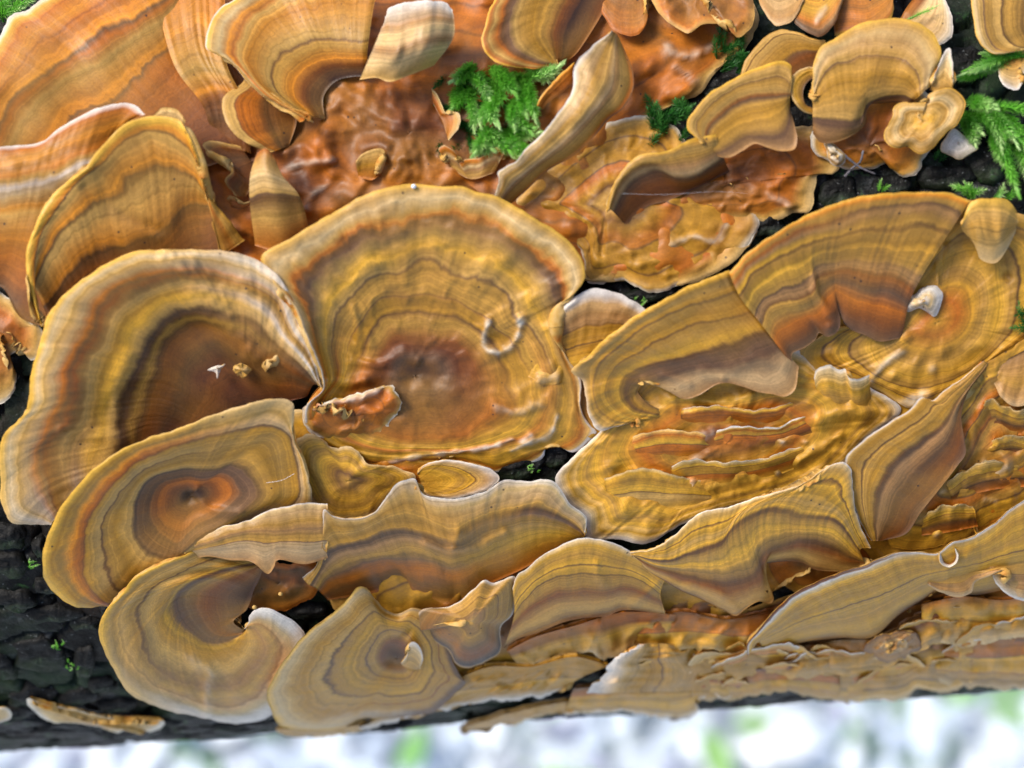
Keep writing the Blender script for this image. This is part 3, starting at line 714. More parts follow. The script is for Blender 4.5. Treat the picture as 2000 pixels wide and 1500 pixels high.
shell('middle_lobe', [(0, '1546,712 1548,690 1566,682 1592,664 1600,650 1616,658 1637,646 1641,622 1636,600 1648,628 1664,645 1690,655 1716,667 1760,660', [64, 60, 56, 62, 66, 60, 50, 44, 40]),
      (.55, '1478,622 1489,594 1517,576 1562,566 1587,545 1592,530 1615,517 1667,508 1720,517 1762,527 1795,550', [96, 104, 104, 98, 92, 90, 84, 74]),
      (.8, '1445,580 1465,540 1520,500 1590,470 1690,445 1780,440 1850,460', [120, 126, 126, 122, 112, 96]),
      (1, '1424,534 1450,503 1475,482 1510,459 1562,427 1615,403 1685,383 1755,376 1825,375 1860,378 1895,392', [130, 142, 144, 142, 134, 118])],
      '0:p .12:r .25:o .38:s .48:b .53:P .565:p .6:s .7:G .76:s .8:b .84:G .88:P .92:o .95:s .98:O 1:y', parent=rb, thick=14, rip=4, und=5, nu=220, nt=80,
      feats=[('1590,540 1600,580 1620,610', 9, 12), ('1622,640', 13, 12), ('1480,625 1510,690', 6, 8)], rampb='0:p .12:r .25:o .38:p .48:r .53:P .565:P .6:s .7:g .76:s .8:b .84:s .88:P .92:p .95:s .98:O 1:y', mixs=[0, 0, .4, 1, 1, 1])
shell('crusty_skirt', [(.55, '1900,470 1950,500 1962,570 1950,650 1920,690 1850,730 1780,740 1720,720 1690,680 1720,640 1790,560 1840,500', [36, 30, 26, 24, 22, 22, 24, 28, 34]),
      (1, '1890,392 1960,410 2040,440 2080,560 2070,650 2010,675 1920,720 1870,760 1790,800 1710,760 1640,735 1570,720 1560,690 1620,650 1700,620 1770,560 1826,500 1850,440', [112, 96, 40, 20, 16, 16, 16, 16, 20, 26, 48, 86])],
      '0:g .15:o .28:g .38:s .5:G .6:s .66:b .7:G .78:g .84:b .88:G 1:t', center=(1830, 630), h0=34, parent=rb, crust=False, lump=4, thick=10, und=5, wrk=3,
      feats=[('1690,660 1730,640', 10, 8), ('1700,745 1740,700 1760,690', 8, 9, .7), ('1770,660', 12, 10), ('1800,650', 10, 8), ('1745,735', 9, 8), ('1820,720', 11, 9, .4), ('1790,705', 9, 7), ('1840,690', 12, 8), ('1968,541', 9, -18), ('1845,480 1830,520 1835,570', 8, 12), ('1760,790 1800,775', 16, 6, .8)])
shell('curled_knob', [(0, '1907,478 1914,505 1944,514 1966,488 1985,450', [70, 74, 72, 66]), (.5, '1880,450 1910,450 1950,455 1985,440', [92, 112, 112, 84]), (1, '1878,440 1896,394 1930,387 1960,388 1980,403 1992,430', [110, 120, 124, 112, 92])],
      '0:c .3:t .6:s .8:t 1:y', parent=rb, thick=12, und=6, undsize=40, wrk=4)
shell('pale_curl', [(1, '1757,592 1760,577 1785,577 1800,563 1825,558 1841,573 1839,592 1827,617 1814,613 1797,602 1772,609', [44, 50, 46])], '0:w .4:c .7:w 1:w', center=(1806, 588), h0=66, parent=rb, thick=10, wav=3, lump=8, lumpsize=14, nu=70)

gold = bracket([(.5, '1240,830 1310,785 1420,780 1540,765 1620,800 1600,860 1540,910 1420,940 1320,960 1240,930 1210,880', [26, 26, 30, 32, 26, 26, 26, 26]),
         (1, '1168,846 1215,800 1255,730 1400,690 1500,670 1570,690 1600,722 1660,735 1705,760 1760,800 1700,850 1650,905 1560,956 1470,985 1390,1005 1330,1026 1260,1062 1200,1052 1146,1056 1140,1008 1108,985 1084,935 1112,900', [24, 18, 14, 16, 18, 18, 14, 12, 16, 24, 34, 34, 28])],
        '0:o .15:r .28:g .36:o .5:G .6:g .7:G .76:s .82:G .86:t .9:G .95:c 1:w', 'bumpy golden crust bracket with a white ridge and tiny warts under the right hand bracket', center=(1420, 865), h0=30, thick=12, lump=6, rip=4, und=6, crust=False, nt=70, wrk=3,
        feats=[('1300,790 1340,770 1400,790 1460,780', 12, 10), ('1528,863', 7, 11, .7), ('1573,863', 7, 11, .7), ('1345,905 1362,895', 7, 8, .8), ('1350,950 1355,940', 6, 7, .6), ('1520,925', 9, 8, .5), ('1560,900 1610,870 1640,850', 9, 11), ('1600,820 1660,800 1690,810', 13, 12),
               ('1200,1000 1250,990 1300,1000', 16, 8), ('1180,960 1220,1010', 11, 9), ('1390,845 1350,860', 9, 9, .5)])
for mg, bs, hm, rp in (('1390,850 1408,838 1440,831 1480,835 1530,830 1560,815 1606,793', '1400,884 1470,886 1540,872 1630,838', 50, '0:g .3:r .45:o .6:b .7:g .82:o .9:G .97:w 1:w'),
                       ('1232,856 1290,838 1350,842 1398,854', '1250,904 1320,904 1392,894', 46, '0:g .3:o .5:b .6:G .8:o .95:t 1:c'),
                       ('1292,916 1350,897 1420,903 1500,892 1576,864', '1310,956 1400,950 1500,934 1600,896', 48, '0:G .3:o .42:b .5:g .7:r .8:G .95:c 1:w'),
                       ('1180,935 1250,915 1330,930 1396,948', '1190,996 1290,998 1390,985', 46, '0:G .25:t .4:b .5:G .7:g .9:G 1:c'),
                       ('1330,800 1400,792 1480,800 1560,784', '1330,832 1410,826 1490,830 1580,806', 46, '0:o .4:r .6:o .8:G .96:t 1:w')):
    shell('frill', [(0, bs, [20, 24, 24, 20]), (.6, (curve(bs, 8)[0] * .35 + curve(mg, 8)[0] * .65).tolist(), [30, 38, 36, 40, 28]), (1, mg, [26, hm, hm - 6, hm, hm - 8, 26])], rp, parent=gold, thick=8, wav=4, wrk=3, und=9, undsize=70, lump=2, lumpsize=26, crust=True, rip=2)
bracket([(0, '1600,790 1640,806 1690,800 1702,780', [24, 26, 24]), (1, '1590,740 1597,720 1620,714 1640,722 1650,719 1656,738 1676,741 1697,733', [46, 60, 58, 62, 46])], '0:g .3:s .6:G .9:c 1:w', 'small peaked golden flap with two points beside the black slit', thick=9, wav=2, wrk=4, nu=60, feats=[('1612,745 1635,785', 9, 8)])
bracket([(0, '1238,1086 1262,1112 1300,1136 1328,1153 1370,1171 1415,1193 1437,1203 1457,1189 1482,1175 1503,1179 1511,1171 1498,1132 1494,1104 1517,1098 1562,1098 1590,1112 1632,1116 1678,1116 1712,1096', [56, 62, 66, 74, 84, 70, 56, 50, 46, 40]),
         (.35, '1234,1084 1280,1105 1350,1120 1420,1130 1470,1110 1490,1070 1550,1050 1620,1060 1690,1100', [62, 72, 80, 88, 84, 74, 62, 50]),
         (.62, '1232,1083 1300,1097 1352,1083 1405,1069 1433,1034 1475,1006 1527,996 1580,1006 1628,1018 1680,1075', [66, 82, 94, 96, 90, 76, 60]),
         (1, '1230,1080 1280,1070 1315,1047 1370,1000 1422,990 1475,972 1527,958 1562,947 1590,930 1615,912 1646,903 1660,912 1666,950 1672,1000 1700,1070', [66, 78, 86, 88, 90, 84, 74, 56])],
        '0:b .1:t .22:r .3:b .38:s .48:G .56:s .61:b .635:b .67:G .74:t .8:G .86:b .88:G .95:t .985:c 1:w', 'long wave shaped bracket with flowing dark lines and white crest in the lower middle', thick=13, rip=4, und=6, wrk=3, nu=280, nt=70,
        feats=[('1490,1085 1500,1130 1508,1170', 10, -8), ('1300,1140 1400,1160 1440,1190', 12, 7)])
bracket([(0, '1722,1056 1770,1042 1797,1003 1835,955 1872,907 1886,886 1882,850 1878,808 1892,765 1935,710', [40, 46, 60, 70, 70, 66, 56, 46]),
         (.45, '1712,1056 1710,1010 1720,960 1750,910 1800,870 1840,835 1870,785 1930,708', [44, 60, 72, 82, 84, 80, 66, 50]), (1, '1702,1056 1680,1020 1668,985 1660,940 1650,898 1685,860 1737,825 1772,804 1800,776 1818,783 1842,765 1877,741 1922,704', [42, 56, 66, 82, 90, 90, 84, 70, 54])],
        '0:p .1:r .25:b .38:P .44:p .48:b .52:s .6:g .68:s .76:b .8:s .9:g .96:t 1:w', 'leaf shaped golden bracket tapering to a point by the bumpy crust', thick=12, rip=4, und=5, wrk=3, feats=[('1835,830 1800,870 1760,950', 12, -6)])
wart = crust([(1, '1888,770 1920,714 1960,690 2060,640 2100,900 2010,985 1930,1020 1870,1056 1800,1072 1735,1062 1770,980 1815,900 1850,820', [44, 46, 40, 20, 20, 16, 14, 16, 24, 30, 34, 36])], '0:o .2:s .3:r .42:g .52:b .6:o .7:s .78:b .86:G 1:g', 'warty golden brown crust enclosed by the leaf shaped bracket', center=(1940, 860), h0=34, lump=7, und=8, rip=4, crust=False,
      feats=[('1965,905', 16, 14, .2), ('1945,925 1965,912', 8, 8, .6), ('1920,905', 8, 10, .6), ('1880,925', 8, 8, .3), ('1950,940', 8, 8), ('1840,960', 8, 8, .3), ('1830,1045', 8, 7, .4), ('1925,975 1945,980', 6, 6, .5), ('1905,880 1900,840 1920,800', 8, 8)])
for mg, bs, hm in (('1900,800 1935,782 1985,800 2040,790', '1900,840 1945,838 1995,850 2050,830', 60), ('1850,945 1890,915 1935,902 1990,905', '1860,985 1905,965 1950,955 2010,950', 58), ('1800,1010 1850,985 1900,990', '1800,1046 1850,1040 1910,1028', 50), ('1925,868 1970,850 2030,862', '1930,898 1980,890 2040,900', 58)):
    shell('frill', [(0, bs, [22, 28, 22]), (.6, (curve(bs, 8)[0] * .35 + curve(mg, 8)[0] * .65).tolist(), [34, 44, 34]), (1, mg, [30, hm, hm - 8, hm, 30])], '0:o .3:b .45:g .6:r .75:G .93:t 1:c', parent=wart, thick=8, wav=6, wrk=6, und=8, undsize=36, lump=5, lumpsize=16, crust=True, rip=2)
bracket([(0, '1945,712 1990,690 2060,650', [44, 44, 40]), (1, '1938,742 1955,775 1975,792 2010,790 2060,780', [50, 64, 64, 56])], '0:p .3:P .6:s .8:P 1:l', 'purple brown lobe lapping the top of the warty crust', thick=10, wrk=5, und=6)
bracket([(0, '1490,1266 1527,1273 1562,1256 1643,1246 1702,1245 1755,1201 1800,1172 1835,1152 1900,1162 1960,1152 2080,1130', [60, 56, 54, 50, 50, 54, 60, 60, 60]),
         (.5, '1480,1255 1560,1215 1640,1190 1720,1165 1790,1130 1850,1115 1930,1095 2080,1050', [78, 88, 92, 92, 88, 86, 80]),
         (1, '1460,1281 1459,1262 1475,1241 1510,1199 1545,1167 1597,1139 1650,1118 1695,1104 1709,1097 1748,1083 1790,1080 1832,1082 1860,1061 1895,1052 1947,1020 1982,989 2000,978 2080,930', [92, 116, 122, 118, 108, 98, 94, 90])],
        '0:b .15:G .3:s .42:G .5:b .56:G .62:s .72:G .8:g .88:G .93:c .965:w .98:r 1:R', 'long shell like bracket with a broken red brown edge on the lower right', thick=18, roll=.1, rip=3, und=6, wrk=4,
        rampb='0:b .15:G .3:s .42:G .5:b .56:G .62:s .72:G .8:g .9:G .96:t 1:w', mixs=[0, 0, 0, .2, 1, 1, 1, 1], feats=[('1700,1220 1760,1180 1800,1160', 9, 8), ('1840,1140 1870,1100 1900,1080', 12, 8)])
bracket([(0, '1843,1098 1858,1098 1868,1085', [96, 98, 96]), (1, '1836,1078 1836,1098 1850,1107 1866,1102 1872,1084 1864,1070', [112, 120, 122, 118])], '0:R .3:r .6:w 1:w', 'tiny white ring shaped curl on the rim of the shell like bracket', thick=7, nu=44, und=1, wav=1, rip=0)
bracket([(0, '1810,1130 1880,1120 1940,1110 2050,1080', [76, 80, 80, 76]), (1, '1812,1142 1836,1158 1880,1166 1896,1158 1905,1138 1930,1126 1965,1114 1975,1125 1960,1140 1968,1155 2000,1168 2060,1165', [84, 94, 98, 98, 92])], '0:s .4:b .6:P .8:p 1:l', 'twisted brown ribbon lobe below the tiny white curl', thick=10, wrk=6, und=6, undsize=50)
bracket([(0, '1900,1030 1960,1100 2060,1060', [70, 78, 70]), (1, '1945,1140 1965,1160 1990,1172 2060,1180', [84, 94, 94])], '0:g .4:s .7:l 1:w', 'pale tipped lobe at the end of the shell like bracket', thick=11)

# ---- heaped small layers along the lower edge of the log
low = [
    ('990,1272 1040,1246 1130,1220 1215,1196 1320,1200', '1010,1292 1036,1302 1090,1287 1150,1276 1186,1290 1240,1260 1320,1240', 34, 20, '0:o .3:r .5:G .8:t 1:c', 'golden lip under the hanging pale edge of the zoned bracket'),
    ('880,1330 960,1302 1040,1302 1120,1283 1190,1300', '700,1424 830,1394 920,1374 1000,1367 1090,1350 1106,1335', 36, 22, '0:g .3:s .5:b .6:G .8:s 1:w', 'thin golden shelf running below the purple brown hump'),
    ('1400,1352 1408,1300 1330,1258', '1150,1356 1165,1339 1186,1315 1190,1296 1228,1272 1246,1256', 40, 78, '0:g .3:s .5:b .6:g .8:t 1:w', 'pointed pale bracket beside the black hole'),
    ('1250,1215 1330,1195 1420,1210 1500,1195 1560,1180', '1240,1260 1300,1275 1380,1268 1460,1285 1520,1262', 26, 36, '0:r .3:o .5:r .7:G 1:t', 'rusty rippled lobe under the long wave shaped bracket'),
    ('1360,1262 1450,1260 1520,1275 1600,1255 1660,1250', '1350,1320 1420,1328 1500,1315 1580,1325 1660,1300', 34, 50, '0:o .3:s .5:b .7:s 1:t', 'folded tan layer under the tip of the shell like bracket'),
    ('1560,1262 1640,1250 1720,1245 1800,1200 1880,1190', '1560,1312 1650,1318 1740,1300 1820,1262 1900,1240', 40, 54, '0:b .3:r .5:g .7:s 1:t', 'lumpy brown layer under the shell like bracket'),
    ('1800,1180 1880,1165 1960,1172 2080,1150', '1800,1250 1880,1262 1960,1250 2080,1232', 40, 52, '0:o .3:G .5:b .7:g 1:c', 'golden layer with a black hole by the shell like bracket'),
    ('1120,1345 1240,1335 1340,1320 1420,1325', '1100,1396 1160,1394 1260,1396 1330,1408 1358,1398 1372,1364 1430,1362', 20, 40, '0:b .25:o .4:G .5:r .65:G .8:b .88:t 1:w', 'flat tan shelf forming the bottom edge beneath the pointed bracket'),
    ('1350,1320 1450,1310 1560,1300 1680,1300', '1350,1370 1440,1366 1520,1352 1600,1364 1660,1370 1700,1360', 30, 44, '0:R .3:o .5:b .6:G .75:r .88:s 1:c', 'wrinkled brown shelf on the bottom edge right of the flat tan shelf'),
    ('1640,1290 1740,1280 1840,1255 1900,1250', '1640,1366 1720,1370 1770,1362 1786,1346 1850,1354 1900,1338', 34, 48, '0:R .3:G .45:r .6:s .75:b .85:G 1:c', 'ragged brown shelf on the bottom edge below the lumpy layer'),
    ('1820,1245 1920,1232 2080,1215', '1830,1330 1900,1342 1950,1344 2000,1348 2080,1340', 34, 48, '0:d .3:o .45:b .6:G .75:r .9:s 1:c', 'grey brown shelf at the far end of the bottom edge'),
    ('900,1424 1000,1392 1100,1372 1180,1370', '905,1434 960,1424 1010,1410 1080,1396 1180,1392', 8, 22, '0:s .4:t .7:s 1:c', 'pale thin shelf peeping from under the log beside the black bark'),
    ('540,1424 600,1424 680,1420 720,1412', '545,1436 590,1440 650,1438 720,1424', 8, 20, '0:t .5:t 1:c', 'pale underlip beneath the golden fan bracket'),
]
for top_, bot_, hb, hm, rp, lb in low:
    bracket([(0, top_, [hb, hb + 6, hb]), (1, bot_, [hm, hm + 8, hm])], rp, lb, thick=10, wav=7, wrk=10, und=24, undsize=46, rip=5, lump=12, lumpsize=20)
crust([(1, '1180,1200 1260,1180 1360,1170 1450,1190 1560,1160 1700,1180 1850,1150 2080,1120 2100,1300 2000,1300 1900,1280 1780,1310 1640,1320 1500,1320 1380,1340 1260,1320 1200,1270', [4, 6, 8, 8, 8, 8, 4, 0, 0, 0, 2, 4])], '0:R .2:r .35:R .5:o .6:d .75:r .9:b 1:s', 'heap of small rusty lumps filling the lower right of the log', center=(1600, 1250), h0=10, lump=14, und=12, lumpsize=30, nt=60)
r2 = random.Random(5)
for k in range(26):   # scattered small scalloped brackets, the lower lapping over the upper
    x = r2.uniform(1245, 2020); w = r2.choice([28, 40, 55, 75, 105]) * r2.uniform(.85, 1.2)
    y_hi = float(np.interp(x, [1250, 1440, 1490, 1700, 1755, 1835, 2000], [1230, 1232, 1288, 1272, 1240, 1196, 1190])); y_lo = 1346 - 0.03 * (x - 1300)
    y = y_hi + (y_lo - y_hi) * r2.random(); hg = w * r2.uniform(.3, .62); hg = min(hg, 46); tl = r2.uniform(-.7, .35); sl = r2.uniform(-.3, .12)
    if 1690 < x < 1800 and 1225 < y < 1295:
        continue
    arc_ = [(x + w * math.cos(q) + tl * w * math.sin(q), y - hg * math.sin(q) * (1 + r2.uniform(-.25, .25)) + sl * w * math.cos(q)) for q in np.linspace(math.pi * 1.04, -.04 * math.pi, 10)]
    hm = 46 + .3 * hg + r2.uniform(0, 26)
    bracket([(0, [(x - w * .5, y + 8 - sl * w * .5), (x, y + 13), (x + w * .5, y + 6 + sl * w * .5)], [14, 18, 14]), (.5, [(x - w * .75 + tl * w * .3, y - hg * .1 - sl * w * .7), (x + tl * w * .5, y - hg * .45), (x + w * .75 + tl * w * .3, y - hg * .15 + sl * w * .7)], [26, 40, 26]), (1, arc_, [30, hm, hm - 12, hm - 2, 30])],
            r2.choice(['0:R .25:o .4:O .48:b .55:G .7:r .78:O .9:t 1:w', '0:d .25:r .4:O .5:b .58:G .75:r .82:G 1:c', '0:R .3:r .45:o .55:R .62:O .75:b .82:G 1:t', '0:d .2:o .35:r .45:G .6:r .7:O .85:G 1:c']),
            'small scalloped bracket in the crowded rows along the bottom edge of the log', thick=8, wav=4, wrk=6, und=9, undsize=40, rip=3, nu=48, nt=16)
shell('fungus_crust', [(1, '1688,1268 1705,1248 1735,1238 1765,1232 1795,1240 1800,1262 1778,1280 1750,1290 1715,1288', [58, 62, 58])], '0:P .3:l .5:p .7:P 1:p', 'pinkish knobbly patch under the middle of the shell like bracket', 'fungus crust', GC, center=(1745, 1262), h0=72, thick=10, lump=14, lumpsize=11, wav=5, und=6, undsize=30, crust=True, nu=110, nt=40)

# ---- upper middle and right
bracket([(0, '1215,-70 1190,0 1150,70 1118,112 1092,122', [34, 40, 46, 46]), (.5, '1110,-70 1062,10 1050,70 1080,118 1090,124', [90, 96, 92, 64]),
         (1, '1010,-70 966,0 954,21 947,52 940,77 947,101 965,119 990,129 1035,135 1063,133 1092,126', [120, 132, 136, 130, 118, 92, 60])],
        '0:r .1:b .2:d .3:r .4:s .55:g .66:s .72:t .78:p .83:b .87:o .93:t .97:o 1:y', 'brown banded bracket above the bright moss clump', thick=14)
bracket([(0, '1212,80 1236,140 1236,176 1217,212 1190,232 1164,263 1119,305 1070,333 1028,372 985,410', [84, 80, 76, 72, 70, 64, 60, 54, 44]), (.5, '1204,66 1195,120 1186,170 1150,225 1105,272 1050,318 1000,360 975,395', [124, 118, 112, 106, 100, 92, 80]),
         (1, '1196,60 1168,80 1140,106 1121,130 1118,174 1087,224 1060,259 1028,290 1007,315 982,329 972,336 975,350 966,382', [144, 140, 130, 126, 124, 118, 112, 96])],
        '0:b .06:o .14:s .3:t .42:P .48:l .62:t .74:s .8:l .93:c 1:w', 'long narrow folded bracket slanting down beside the bright moss clump', thick=14, wrk=5, und=8, undsize=60, feats=[('1150,130 1160,180 1120,240', 12, 8), ('1200,160 1190,200', 9, -6)])
bracket([(0, '1124,150 1108,172 1070,202 1060,214', [96, 92, 80]), (1, '1121,122 1092,148 1064,178 1048,206', [118, 112, 96])], '0:r .5:o .9:O 1:y', 'small orange flap behind the moss under the slanting bracket', thick=8, nu=50)
bracket([(0, '1222,440 1262,405 1305,392 1350,372 1425,335', [28, 30, 32, 32]), (.42, '1196,412 1216,372 1242,345 1280,330 1320,343 1360,338 1412,305', [66, 78, 84, 84, 76]), (.7, '1190,410 1205,365 1240,325 1300,312 1350,300 1404,285', [84, 98, 104, 104, 96]),
         (1, '1184,416 1189,385 1203,353 1224,322 1245,305 1304,294 1350,271 1398,262', [80, 100, 112, 116, 112])], '0:R .2:r .35:p .44:l .55:P .68:s .8:t .9:s .96:G 1:y', 'tan curled lip arching above the deep rust crust', thick=12, wrk=4)
bracket([(0, '1402,306 1424,308 1450,295 1475,281 1498,288 1524,295 1552,291 1557,270 1552,245 1543,215', [84, 86, 86, 88, 88, 86, 84]), (.5, '1380,285 1386,254 1422,217 1461,198 1543,186', [104, 112, 114, 112]),
         (1, '1372,280 1356,266 1343,252 1342,238 1360,210 1387,182 1440,150 1496,126 1531,119 1546,127 1547,150', [116, 130, 136, 136, 132, 122])],
        '0:P .12:p .22:s .38:g .46:s .52:p .56:r .62:t .74:s .8:p .84:t .93:t .97:G 1:y', 'fan bracket with yellow rim and straight cut side left of the domed bracket', thick=13)
bracket([(0, '1588,262 1605,279 1650,272 1690,242 1694,206 1722,202 1750,200 1775,208', [66, 66, 64, 56, 52, 54]), (.27, '1587,230 1620,235 1681,231 1694,203 1722,190 1760,186 1786,196', [92, 92, 84, 76, 76]), (.6, '1588,190 1620,140 1690,112 1752,116 1790,150 1797,186', [110, 122, 124, 116, 96]),
         (1, '1588,200 1588,133 1592,112 1604,91 1632,74 1667,52 1702,40 1741,35 1780,40 1807,52 1825,70 1839,105 1828,133 1815,170', [112, 130, 136, 138, 134, 120, 100])],
        '0:b .1:P .2:p .255:p .285:t .4:s .5:g .57:s .63:p .68:t .78:l .86:c .94:t 1:y', 'domed pale tan bracket near the feathery moss', thick=13, feats=[('1690,200 1680,240', 7, -10)])
bracket([(0, '1596,152 1582,156 1571,170 1568,188 1574,204 1590,212', [96, 98, 92, 80]), (1, '1596,133 1573,131 1552,143 1543,165 1548,192 1566,213 1582,221 1594,220', [112, 112, 104, 84])], '0:p .3:s .6:G .9:t 1:c', 'small ring shaped ear on the side of the domed bracket', thick=8, nu=60, und=2)
bracket([(1, '1744,224 1744,210 1762,200 1790,200 1808,200 1811,186 1835,175 1857,172 1878,186 1885,200 1878,228 1867,245 1842,265 1822,290 1795,302 1772,287 1748,290 1730,276 1727,259', [88, 98, 104, 98, 84, 70, 78])], '0:s .2:G .4:t .55:s .7:c .85:t .95:t 1:G',
        'knobbly cluster of golden lobes under the domed bracket', center=(1800, 240), h0=84, thick=12, lump=8, lumpsize=34, und=8, undsize=50)
bracket([(0, '1815,175 1836,182 1860,176', [84, 88, 84]), (1, '1822,160 1839,112 1853,92 1860,115 1862,158', [112, 116, 108])], '0:s .4:t .7:c 1:w', 'pointed ear like flap on the right of the domed bracket', thick=8, nu=44, und=2)
crust([(1, '1585,290 1600,225 1680,180 1780,165 1846,220 1824,280 1815,297 1804,315 1797,333 1769,346 1745,336 1734,322 1700,330 1660,332 1615,312', [24, 28, 30, 26, 20, 10, 8, 8, 14])], '0:R .3:r .5:o .75:O .9:t 1:w', 'orange crust skirt with a pale frilly edge on black bark', center=(1700, 285), h0=34, lump=8, thick=12)
bracket([(0, '1540,170 1580,140 1612,110', [40, 44, 40]), (1, '1446,145 1457,115 1482,84 1503,66 1524,58 1552,61 1580,73 1612,78', [66, 78, 80, 70])], '0:b .3:r .42:b .5:g .7:s .82:t .9:b .96:t 1:s', 'brown striped bracket half hidden behind the domed bracket', thick=10)
bracket([(0, '1470,-60 1520,-60 1580,-60', [60, 66, 60]), (1, '1478,-10 1495,30 1515,50 1535,47 1550,38 1570,0', [70, 84, 90, 86])], '0:r .4:b .6:l .85:P 1:l', 'grey tan lobe hanging at the top, left of an orange lobe', thick=13, und=6)
bracket([(0, '1540,-60 1600,-60 1660,-60', [64, 70, 64]), (1, '1540,30 1560,52 1582,66 1605,71 1628,48 1640,20 1650,-20', [76, 88, 92, 84])], '0:r .3:o .6:G .8:o .9:p 1:b', 'orange lobe with a dark lower lip at the top edge', thick=13, und=6, feats=[('1612,15 1595,40', 6, 7, .7)])
bracket([(0, '1620,-60 1680,-60 1760,-60', [50, 54, 50]), (1, '1630,70 1665,62 1700,66 1735,42 1745,22 1742,-30', [60, 66, 64, 56])], '0:r .3:o .6:r .8:o .93:o 1:y', 'rust orange bracket behind the domed bracket at the top', thick=11)
bracket([(0, '1758,36 1775,8 1800,-20', [36, 40, 36]), (.5, '1790,60 1815,30 1830,-20', [46, 50, 46]), (1, '1836,90 1851,80 1861,70 1857,28 1838,-20', [44, 56, 60, 56])], '0:o .2:r .35:c .6:l .8:c 1:w', 'thin pale bracket with torn left side above the domed bracket', thick=8, wav=3, feats=[('1772,20 1785,50', 10, 6)])
bracket([(0, '2080,-40 2060,40 2040,90', [44, 44, 40]), (1, '1893,-40 1897,10 1901,40 1910,77 1930,101 1952,106 2000,98', [92, 104, 104, 92, 70])], '0:r .3:b .5:s .65:b .72:t .8:s .86:p .9:t .96:c 1:G', 'tan bracket with fine stripes above the mossy black bark', thick=12)
bracket([(0, '1950,115 1975,110 2010,105', [50, 52, 50]), (1, '1947,138 1956,160 1968,172 1986,178 1996,165 1994,150 2010,140', [60, 70, 70, 60])], '0:o .4:t .7:c 1:w', 'frayed pale tatter of bracket hanging among moss', thick=8, wav=4, nu=50)
bracket([(0, '1400,-60 1340,-70 1280,-60', [50, 54, 50]), (1, '1262,-20 1290,30 1325,56 1345,66 1372,48 1395,46 1420,50 1440,74 1465,57 1473,32 1468,-20', [56, 70, 76, 76, 66])], '0:R .3:r .5:R .75:r .9:o 1:t', 'dark rust lobe with a knobbly lower edge at the top', thick=14, lump=10, und=8, undsize=50, crust=True)
bracket([(0, '1180,-60 1240,-60 1300,-60', [40, 44, 40]), (1, '1172,20 1200,60 1240,70 1262,50 1258,0', [46, 54, 54, 46])], '0:R .5:r 1:o', 'flat rust lobe at the top beside the knobbly dark one', thick=10, crust=True)
shell('fungus_crust', [(1, '1836,293 1850,302 1874,312 1895,302 1910,291 1902,278 1880,262 1862,252', [26, 26, 30, 36])], '0:w .5:w .9:w 1:c', 'whitish disc shaped underside leaning on bark below the feathery moss', 'fungus crust', GC, center=(1872, 284), h0=32, thick=8, nu=50)
bracket([(0, '880,330 920,350 965,338', [30, 34, 30]), (1, '872,312 857,290 867,283 888,297 898,318 909,311 937,308 955,294 972,287 988,288 982,306', [50, 66, 52, 46, 62, 50])], '0:P .2:t .45:P .6:c .8:O .93:o 1:c', 'frilly pale bracket cupping the lower edge of the bright moss', thick=8, nu=90, wav=2)
bracket([(0, '845,200 862,235 872,262', [34, 36, 34]), (1, '843,172 853,185 862,205 872,222 894,218 899,238 886,262 876,275', [50, 52, 56, 48])], '0:r .5:o .8:t 1:c', 'narrow curled orange edge along the left of the bright moss', thick=8, nu=60)
bracket([(0, '700,345 725,352 745,340', [34, 36, 34]), (1, '695,318 702,304 722,293 746,290 752,298 738,315 731,340', [56, 60, 58, 50])], '0:o .5:g .8:t 1:t', 'small golden knob poking from the rusty crust above the biggest bracket', thick=9, nu=50)
bracket([(0, '452,405 470,408 492,400', [30, 30, 30]), (1, '443,388 448,382 458,384 470,398 488,396', [44, 46, 40])], '0:r .5:o 1:t', 'tiny rust lobe in the dark pocket beside the pointed bracket', thick=7, nu=40)

# ------------------------------------------------------------------ the log and its bark
def axis_frame(xa, ang, rad):
    """log coordinates -> world: xa along the axis (px), ang 0 towards the camera, positive downwards in the picture"""
    ln = math.hypot(1, AX_SLOPE); ux, uy = 1 / ln, -AX_SLOPE / ln       # axis direction, y up
    q = AX_Q + rad * np.sin(ang); z = rad * np.cos(ang) - LOG_R
    v = np.stack([(xa * ux + q * uy) * S, (xa * uy - q * ux) * S, z * S, np.ones_like(z)], -1)
    return (v @ VN.T)[..., :3]

def bark_relief(xa, arc):
    """raised cracked plates: cell noise over the unrolled surface"""
    gx, gy = xa / 165.0 + 0.35 * perlin(xa / 90, arc / 90, 41), arc / 120.0 + 0.35 * perlin(xa / 90, arc / 90, 43)
    ix, iy = np.floor(gx).astype(int), np.floor(gy).astype(int)
    f1 = np.full(gx.shape, 9.0); f2 = np.full(gx.shape, 9.0)
    for a in (-1, 0, 1):
        for b in (-1, 0, 1):
            cx, cy = ix + a, iy + b
            h = _perm[(_perm[cx % 512] + cy) % 512]; h2 = _perm[(h + 101) % 512]
            d = np.hypot(gx - cx - 0.15 - 0.7 * h / 512, gy - cy - 0.15 - 0.7 * h2 / 512)
            f2 = np.where(d < f1, f1, np.minimum(f2, d)); f1 = np.minimum(f1, d)
    crack = np.clip((f2 - f1) / 0.13, 0, 1)
    return -40 * (1 - crack) ** 1.2 + 5 * fbm(xa / 55, arc / 38, 51, 4) + 1.6 * perlin(xa / 9, arc / 7, 57) + 14 * perlin(xa / 260, arc / 200, 59)

